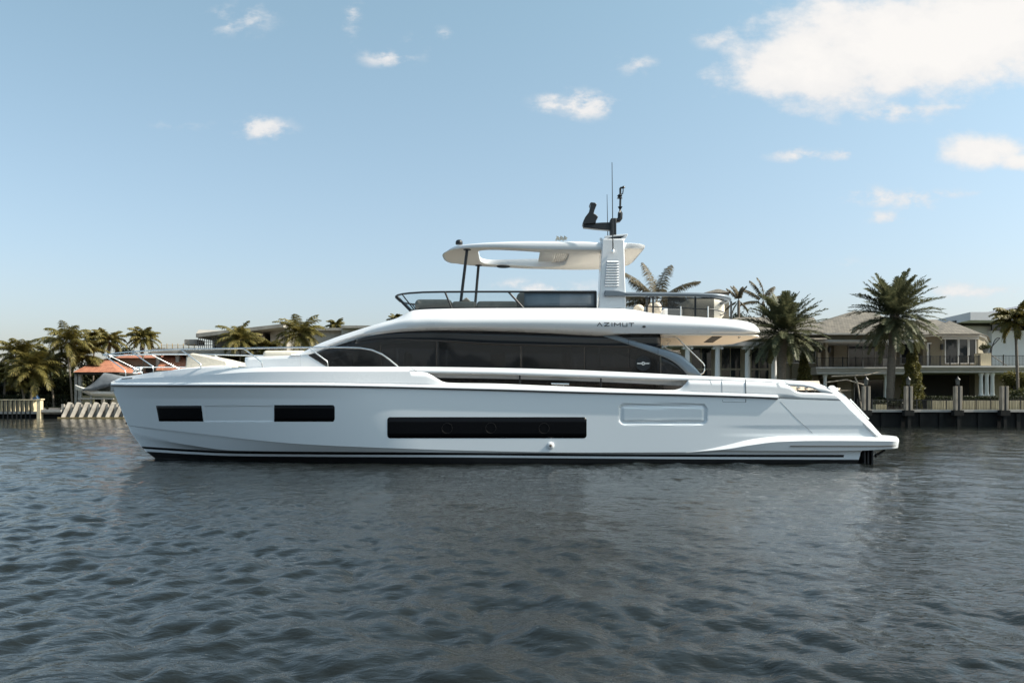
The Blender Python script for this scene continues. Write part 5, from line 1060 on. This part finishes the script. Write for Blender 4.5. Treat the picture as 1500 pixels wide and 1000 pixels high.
for (px, pb_, pt_) in tcov:
    x = XX(px, 113.2); y = CAM_Y+113.2; z0_, z1 = ZZ(pb_, 113.2), ZZ(pt_, 113.2)
    P.append([Vector((x, y-1.35*math.cos(a)*(1+.08*rgk.random()), z0_+(z1-z0_)*math.sin(a)*(1-.12*rgk.random()))) for a in np.linspace(0, math.pi, 11)])
bt_b = MB(); bt_b.grid(P, flip=True); c__ = bt_b.build('boat_cover', M['tarp'], bt, smooth=30, solid=(.05, 0))
for px in (118, 133): pp('lift_post', 'cap', [(px-1, px+1, 575, 604, 112.9, 113.2)], bt)
pp('lift_beam', 'cap', [(114, 166, 582.4, 584.6, 112.6, 112.9)], bt)
# second orange roofed house
h2 = thing('villa', 'beige villa with arches and orange tile roofs behind the yacht bow rail', 'house', (XX(215, 128), CAM_Y+128, GZ))
hip('roof', 168, 262, 524, 125, 140, 182, 246, 518.5, 'tile', h2); pp('wall', 'stucco2', [(172, 258, 524.2, 600, 126, 140)], h2); hip('roof', 228, 284, 542, 120, 125.8, 240, 268, 521, 'tile', h2); pp('lower_wall', 'cream', [(231, 281, 542.2, 600, 121, 125)], h2)
for px in (185, 203, 219): 
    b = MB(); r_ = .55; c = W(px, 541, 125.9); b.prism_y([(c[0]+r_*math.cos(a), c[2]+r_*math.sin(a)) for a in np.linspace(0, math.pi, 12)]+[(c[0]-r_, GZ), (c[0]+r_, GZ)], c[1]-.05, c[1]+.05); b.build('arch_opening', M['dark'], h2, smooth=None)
# concrete building under construction
uc = thing('unfinished_building', 'grey concrete house under construction with scaffolding behind the foredeck', 'building', (XX(330, 124), CAM_Y+124, GZ))
pp('floor_slab', 'conc', [(222, 420, 510.6, 519, 121, 140)], uc)
for px in (231, 259.5, 275, 320): pp('pillar', 'conc', [(px-2.4, px+2.4, 519.1, 600, 121.6, 122.2)], uc)
b = MB(); b.add([W(287,488.4,120),W(415,474,120),W(415,479,120),W(287,494,120),W(291,488.4,134)+Vector((0,0,.6)),W(415,474,120)+Vector((0,14,0)),W(415,479,120)+Vector((0,14,0)),W(287,494,120)+Vector((0,14,0))], [(0,3,2,1),(4,5,6,7),(0,1,5,4),(1,2,6,5),(2,3,7,6),(3,0,4,7)]); b.build('roof_slab', M['conc'], uc, smooth=None)
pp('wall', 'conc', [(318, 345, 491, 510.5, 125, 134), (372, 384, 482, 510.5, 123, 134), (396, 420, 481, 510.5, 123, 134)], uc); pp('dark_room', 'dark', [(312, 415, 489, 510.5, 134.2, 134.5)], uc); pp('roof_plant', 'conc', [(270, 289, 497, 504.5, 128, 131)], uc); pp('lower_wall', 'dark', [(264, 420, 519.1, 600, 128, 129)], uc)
b = MB()
for k in range(10): x = 290.4+k*2.9; b.pbox(x, x+.7, 491, 510.4, 122, 122.08)
for y in (495, 500, 505): b.pbox(290, 318, y, y+.8, 121.9, 121.98)
b.build('scaffolding', M['cap'], uc, smooth=None); b = MB()
for y in (505.4, 508.6): b.pbox(235, 288, y, y+.7, 121.2, 121.3)
for k in range(7): x = 236+k*8; b.pbox(x, x+.8, 503, 510.5, 121.3, 121.4)
b.build('timber_rail', M['timber'], uc, smooth=None)
h3 = thing('beige_house', 'low beige flat-roofed house seen just ahead of the windshield', 'house', (XX(490, 130), CAM_Y+130, GZ)); pp('wall', 'cap', [(440, 500, 484, 600, 130, 140)], h3); pp('wall', 'cap', [(500.2, 560, 480.5, 600, 128, 140)], h3); pp('roof_slab', 'conc', [(436, 503, 480, 483.9, 129, 141)], h3); pp('roof_slab', 'conc', [(500.1, 565, 476.6, 480.4, 127, 141)], h3)
pp('balcony', 'cream', [(374, 386, 493, 496, 122, 122.8)], uc); pp('balcony', 'trimw', [(377, 383, 500, 505, 122, 122.8)], uc)
# jet ski and white chairs by the lawn
js = thing('jet_ski', 'small blue and white jet ski parked behind the left garden wall', 'jet ski', W(54, 586, 114)); b = MB(); c = W(52, 582, 114); b.prism_y([(c[0]-.45, c[2]-.4), (c[0]-.5, c[2]-.1), (c[0]-.1, c[2]+.1), (c[0]+.1, c[2]+.35), (c[0]+.25, c[2]+.3), (c[0]+.45, c[2]-.1), (c[0]+.3, c[2]-.45)], c[1]-.3, c[1]+.3); b.build('hull', M['jet'], js, bevel=.08); b = MB(); b.box((c[0]-.5, c[1]-.32, c[2]-.75), (c[0]+.45, c[1]+.32, c[2]-.46)); b.build('cradle', M['boatw'], js, bevel=.05)
# trees of the left shore
PL = [(28, 520, 37, 118, 38, 'coco', 'coconut palm at far left with its crown against the sky'), (48, 541, 40, 113, 45, 'bushy', 'bushy golden palm in front at far left, lowest crown'), (70, 528, 30, 117, 79, 'coco', 'leaning palm with a thin trunk right of the bushy golden palm'),
 (97, 501, 37, 115, 106, 'coco', 'tall windblown coconut palm left of the orange pavilion roof'), (122, 521, 34, 118, 112, 'bushy', 'dense palm crown hanging over the left end of the pavilion roof'), (159, 500, 25, 120, 159, 'coco', 'upright coconut palm above the pavilion roof ridge'),
 (138, 499, 22, 126, 136, 'coco', 'thin pale palm between two taller coconut palms'), (210, 496, 24, 122, 209, 'coco', 'coconut palm standing directly above the yacht pulpit'), (352, 498, 34, 117, 352, 'coco', 'shadowed coconut palm in front of the unfinished building'),
 (439, 489, 36, 114, 437, 'bushy', 'full coconut palm just ahead of the windshield'), (491, 477, 15, 150, 489, 'coco', 'tiny distant palm above the beige house roof'), (579, 470, 14, 150, 577, 'coco', 'tiny palm top peeking over the windshield brow'), (8, 548, 26, 119, 6, 'bushy', 'low palm cut by the left edge of the photo'), (30, 556, 24, 112.8, 36.5, 'bushy', 'young low palm with a pale thin trunk at far left'), (392, 512, 26, 118, 394, 'bushy', 'drooping golden palm between the two tall palms behind the foredeck')]
for i, p in enumerate(PL): palm(*p[:5], p[5], p[6], 100+i, group='palms on the left shore')
BT = [(-10, 545, 600, 34, 124), (14, 556, 600, 30, 121), (70, 548, 600, 34, 122), (100, 540, 600, 30, 123), (128, 530, 600, 26, 128), (183, 505, 560, 24, 135), (160, 520, 590, 24, 138), (235, 505, 560, 22, 145), (345, 520, 600, 26, 121), (372, 517, 600, 24, 121), (410, 514, 600, 26, 121), (462, 512, 600, 24, 121), (-45, 530, 600, 40, 125), (330, 505, 560, 20, 140)]
BLB = ['dark broad tree cut by the left edge of the photo', 'dark bushy tree behind the low palms at far left', 'dark tree mass right of the bushy golden palm', 'dark tree filling the gap left of the pavilion', 'dark round tree behind the pavilion columns', 'wispy dark tree between the palms above the pulpit', 'dark tree rising behind the orange pavilion roof', 'low dark tree behind the villa roof ridge', 'dark undergrowth tree below the shadowed coconut palm', 'dark tree in front of the concrete slab', 'dark tree beneath the drooping golden palm', 'dark tree at the foot of the beige house', 'broad tree left of the photo frame edge', 'small dark tree behind the scaffolding']
for i, p in enumerate(BT): broad(*p, BLB[i], 'lf_dark' if i % 3 else 'lf_mid', 6000, .38, 200+i)
# clipped hedge on the left lawn and the far woods that close the horizon
rg = np.random.default_rng(9); n = 9000; C = np.stack([XX(-60, 118)+rg.random(n)*(XX(100, 118)-XX(-60, 118)), CAM_Y+117+rg.random(n)*1.5, 1.4+rg.random(n)*(ZZ(578, 118)-1.4)], 1); co, fa = quads(leaves(C, .2, rg)); tag(npmesh('hedge', co, fa, M['lf_dark'], org=(XX(20, 118), CAM_Y+117.7, 1.4)), 'dark clipped hedge behind the pale fluted wall at far left', 'hedge')
def wood(name, x0_, x1_, y0_w, y1_w, hmax, n, size, seed, m='lf_dark', z0=1.2):
    rg = np.random.default_rng(seed); x = x0_+rg.random(n)*(x1_-x0_); y = y0_w+rg.random(n)*(y1_w-y0_w); h_ = hmax*(.62+.2*np.sin(x*.13+seed)+.12*np.sin(x*.37)+.06*np.sin(x*.9)); z = z0+h_*rg.random(n)**.6; co, fa = quads(leaves(np.stack([x, y, z], 1), size, rg)); o = npmesh(name, co, fa, M[m], org=((x0_+x1_)/2, y0_w, z0)); o['kind'] = 'stuff'; return o
wood('far_woods', -190, 10, 112, 124, 9, 42000, 1.0, 1); wood('far_woods', 10, 190, 96, 108, 8, 36000, 1.0, 2); wood('unseen_shore_woods', -170, 170, CAM_Y-84, CAM_Y-74, 11, 26000, 1.6, 3)  # last woods: unseen behind the camera, added to darken reflections
